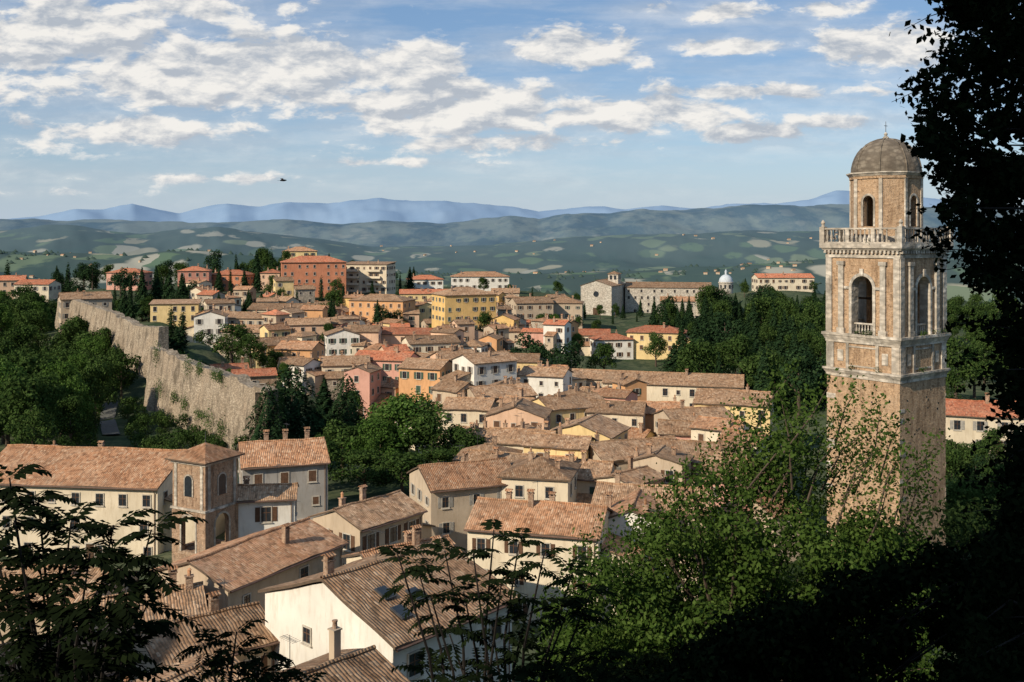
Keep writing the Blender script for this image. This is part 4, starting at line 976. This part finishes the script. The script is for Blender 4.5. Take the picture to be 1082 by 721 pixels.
def pintree(lab,Y,tips,basepx,Ln,nleaf):
    bx=X(basepx,Y); bz=T(bx,Y); t=thing('feather_leaved_tree',lab,'tree',(bx,Y,bz)); b=MB(); out=[]
    hb_=max(1.0,(W(0,770,Y)[2]-bz)); b.tube([(0,0,-.5),(0,0,hb_*.5),(.1,0,hb_)],[.14,.1,.07],7)
    for (px,py) in tips:
        yy=Y+trr.uniform(-.8,.8); x,y,z=W(px,py,yy); tip=Vector((x-bx,y-Y,z-bz)); base=Vector((tip.x*.55,tip.y*.35,min(hb_,tip.z*.9)))
        mid=(base+tip)/2+Vector((-.12*math.copysign(1,tip.x),0,-.1))
        b.tube([(0,0,hb_*.8),base,mid,tip],[.04,.03,.02,.01],5)
        for k in range(nleaf):
            a=k*2.4+trr.random(); pos=tip+ (mid-tip)*trr.uniform(0,.6)*(k%3)/2; el=trr.uniform(-.25,.6)
            pinnate(out,pos,(math.cos(a)*math.cos(el),math.sin(a)*math.cos(el),math.sin(el)),Ln*trr.uniform(.7,1.15),trr.choice([7,8,9]),Ln*.34)
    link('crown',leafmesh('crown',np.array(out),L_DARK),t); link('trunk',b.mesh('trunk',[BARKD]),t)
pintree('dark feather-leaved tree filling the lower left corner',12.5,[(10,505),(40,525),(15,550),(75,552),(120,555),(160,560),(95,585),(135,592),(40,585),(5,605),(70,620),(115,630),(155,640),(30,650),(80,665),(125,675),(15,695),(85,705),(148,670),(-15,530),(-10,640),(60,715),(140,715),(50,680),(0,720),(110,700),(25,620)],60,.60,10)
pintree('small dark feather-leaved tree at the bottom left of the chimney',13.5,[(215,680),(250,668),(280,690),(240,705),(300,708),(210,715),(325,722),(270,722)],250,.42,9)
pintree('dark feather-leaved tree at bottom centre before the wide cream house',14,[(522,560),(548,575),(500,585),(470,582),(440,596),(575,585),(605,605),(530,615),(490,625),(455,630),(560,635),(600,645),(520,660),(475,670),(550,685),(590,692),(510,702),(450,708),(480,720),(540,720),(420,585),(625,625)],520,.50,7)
pintree('dark feather-leaved sapling right of the bottom centre tree',14.5,[(640,690),(600,705),(660,715),(570,712),(690,722)],620,.45,9)
# far farmhouses
fw=MB(); fw.box(-8,8,-5,5,-3,6,0); fwm=fw.mesh('wall',[WM['tan']]); fr_=MB(); fr_.roofslab([[(-8.5,-5.5,6.1),(8.5,-5.5,6.1),(8.5,0,8.6),(-8.5,0,8.6)],[(-8.5,0,8.6),(8.5,0,8.6),(8.5,5.5,6.1),(-8.5,5.5,6.1)]],.2,0,0); frm=fr_.mesh('roof',[RM['terra']])
vil=[(590,3200,120),(690,3600,90),(480,3000,120),(620,5200,160),(780,4200,80),(440,2400,60),(120,5200,160),(60,4200,120),(560,7800,300),(820,8000,300)]
for i in range(130):
    px,Y,sp=trr.choice(vil); y=Y+trr.gauss(0,sp*2.6); x=X(px,Y)+trr.gauss(0,sp*2.2); z=T(x,y); k=trr.uniform(.6,1.1)*(1 if y<4500 else 1.4)
    t=thing('farmhouse','tiny pale house scattered on the far plain beyond the town','farmhouse',(x,y,z),trr.uniform(-.8,.8),'houses on the far plain'); t.scale=(k,k,k); link('wall',fwm,t); link('roof',frm,t)
n_=11000; rw=np.exp(rng.uniform(math.log(600),math.log(5500),n_)); aw=rng.uniform(-.62,.62,n_); xw=np.sin(aw)*rw; yw=np.cos(aw)*rw
msk=fbm(xw/240,yw/240,4,77)>.545; xw=xw[msk]; yw=yw[msk]; rw=rw[msk]; zw=terr(xw,yw); n_=len(xw); s=rng.uniform(4,8,n_)*(1+rw/5500)
oc=np.array([[1,0,0],[.3,.95,0],[-.8,.6,0],[-.8,-.6,0],[.3,-.95,0],[0,0,1.1]]); of=np.array([[0,1,5],[1,2,5],[2,3,5],[3,4,5],[4,0,5]])
Vw=(oc[None]*s[:,None,None]*rng.uniform(.75,1.25,(n_,6,1))+np.stack([xw,yw,zw-.5],1)[:,None]); Fw=(of[None]+(np.arange(n_)*6)[:,None,None]).reshape(-1,3)
o=link('distant_woodland',npmesh('distant_woodland',Vw.reshape(-1,3),Fw,[leafm('distant_foliage',(.05,.08,.065),(.065,.095,.075),(.08,.11,.085),.0,.01)],True)); tag(o,'scattered dark woods and hedges on the far plain','woodland',kind='stuff')
b=MB(); b.tube([(-.16,0,0),(-.08,0,.01),(.05,0,.01),(.14,0,.02),(.18,0,.02)],[.01,.04,.045,.03,.005],8)
for sg in(-1,1): b.face([(.06,0,.02),(-.04,0,.02),(-.10,sg*.22,.08),(-.06,sg*.34,.06),(.04,sg*.2,.09)])
b.face([(-.14,0,.01),(-.26,.06,0),(-.26,-.06,0)])
o=link('bird',b.mesh('bird',[BARKD]),None,W(299,191,48),R(20)); o.rotation_euler=(R(10),0,R(25)); tag(o,'small dark bird flying in the sky above the hills','bird')
# ---------------------------------------------------------------- light
sd_=Vector((-.63,-.61,.50)).normalized(); el=math.asin(sd_.z); azm=math.atan2(sd_.x,sd_.y)
sl=bpy.data.lights.new('sun','SUN'); sl.energy=5.0; sl.angle=R(.5); sl.color=(1,.89,.73); so=bpy.data.objects.new('sun',sl); C.objects.link(so); so.rotation_euler=(-sd_).to_track_quat('-Z','Y').to_euler()
w=bpy.data.worlds.new('World'); bpy.context.scene.world=w; w.use_nodes=True; w.node_tree.nodes.clear(); N=NT(w.node_tree)
sky=N.node('ShaderNodeTexSky',sky_type='NISHITA'); sky.sun_disc=False; sky.sun_elevation=el; sky.sun_rotation=azm; sky.air_density=1.0; sky.dust_density=.5; sky.ozone_density=2.0; sky.altitude=400
d=N.node('ShaderNodeTexCoord').outputs['Generated']; sp=N.node('ShaderNodeSeparateXYZ',{0:d}); yy=N.math('MAXIMUM',sp.outputs[1],.08)
u=N.math('DIVIDE',sp.outputs[0],yy); v=N.math('DIVIDE',sp.outputs[2],yy); uv=N.node('ShaderNodeCombineXYZ',{0:u,1:v,2:0.0}).outputs[0]
cl=[(50,40,150,46,1.1),(230,76,190,38,1.15),(130,138,130,18,.9),(370,72,140,30,1.05),(590,50,90,20,.95),(470,112,130,32,1.15),(540,152,130,14,.85),(655,118,110,22,1),(800,142,46,12,1),(895,130,60,10,.8),(925,50,64,25,1.15),(762,12,34,11,1.05),(880,8,38,12,1.05),(775,48,74,10,.95),(800,98,120,10,.8),(220,190,140,8,.65),(30,150,60,10,.6),(60,203,90,6,.5),(180,8,150,16,.85),(430,172,130,7,.5),(690,8,34,9,.8)]
tot=None
for (px,py,sx,sy,am) in cl:
    q=N.vm('MULTIPLY',N.vm('SUBTRACT',uv,((px-541)/F,(HY-py)/F,0)),(F/sx,F/sy,0)); dd=N.vm('DOT_PRODUCT',q,q,out='Value')
    gss=N.math('MULTIPLY',N.math('EXPONENT',N.math('MULTIPLY',dd,-.7)),am); tot=gss if tot is None else N.math('MAXIMUM',tot,gss)
def dens(off):
    p=N.vm('ADD',N.vm('MULTIPLY',uv,(13,30,1)),off); p2=N.vm('ADD',p,N.vm('MULTIPLY',N.noise(p,1.4,3,.55,1),(.4,.4,0)))
    return N.noise(p2,1.1,9,.6)
n1=dens((3.1,7.7,0)); n2=dens((3.1-.08,7.7+.28,0))
a=N.math('ADD',n1,N.math('MULTIPLY',tot,.40)); cov=N.mr(a,.63,.79,0,1,True)
thin=N.mr(N.math('ADD',N.noise(N.vm('MULTIPLY',uv,(4,26,1)),1.0,7,.62),N.math('MULTIPLY',tot,.22)),.44,.8,0,.6)
cov=N.math('MAXIMUM',cov,thin)
lit=N.mr(N.math('SUBTRACT',n1,n2),-.09,.09); ccol=N.mix(lit,(.50,.545,.61),(1.0,.965,.91))
ccol=N.mix(N.mr(a,.60,.82,.4,0),ccol,(.74,.78,.82))
hzc=N.mix(N.mr(v,-.02,.13,1,0,True),N.vm('SCALE',sky.outputs[0]),(.54,.62,.69)); 
for nd in N.n:
    if nd.type=='VECT_MATH' and nd.operation=='SCALE': nd.inputs[3].default_value=.11
blue=N.mix(N.mr(v,.0,.25,.2,.58),hzc,(.19,.35,.61))
b1=N.node('ShaderNodeBackground',{0:blue,1:1.0}); b2=N.node('ShaderNodeBackground',{0:ccol,1:.92})
cov=N.math('MULTIPLY',cov,N.mr(v,.012,.06)); cov=N.math('MULTIPLY',cov,.96)
mx=N.node('ShaderNodeMixShader',{0:cov,1:b1.outputs[0],2:b2.outputs[0]}); o=N.node('ShaderNodeOutputWorld'); N.l.new(mx.outputs[0],o.inputs[0])
# ---------------------------------------------------------------- camera
cd=bpy.data.cameras.new('camera'); cam=bpy.data.objects.new('camera',cd); C.objects.link(cam); cam.location=(0,0,CZ); cam.rotation_euler=(R(90),0,0)
cd.lens=35; cd.sensor_width=36; cd.shift_y=-(360.5-HY)/1082; cd.clip_start=.1; cd.clip_end=90000
bpy.context.scene.camera=cam
vs=bpy.context.scene.view_settings; vs.view_transform='Standard'; vs.look='None'; vs.exposure=0
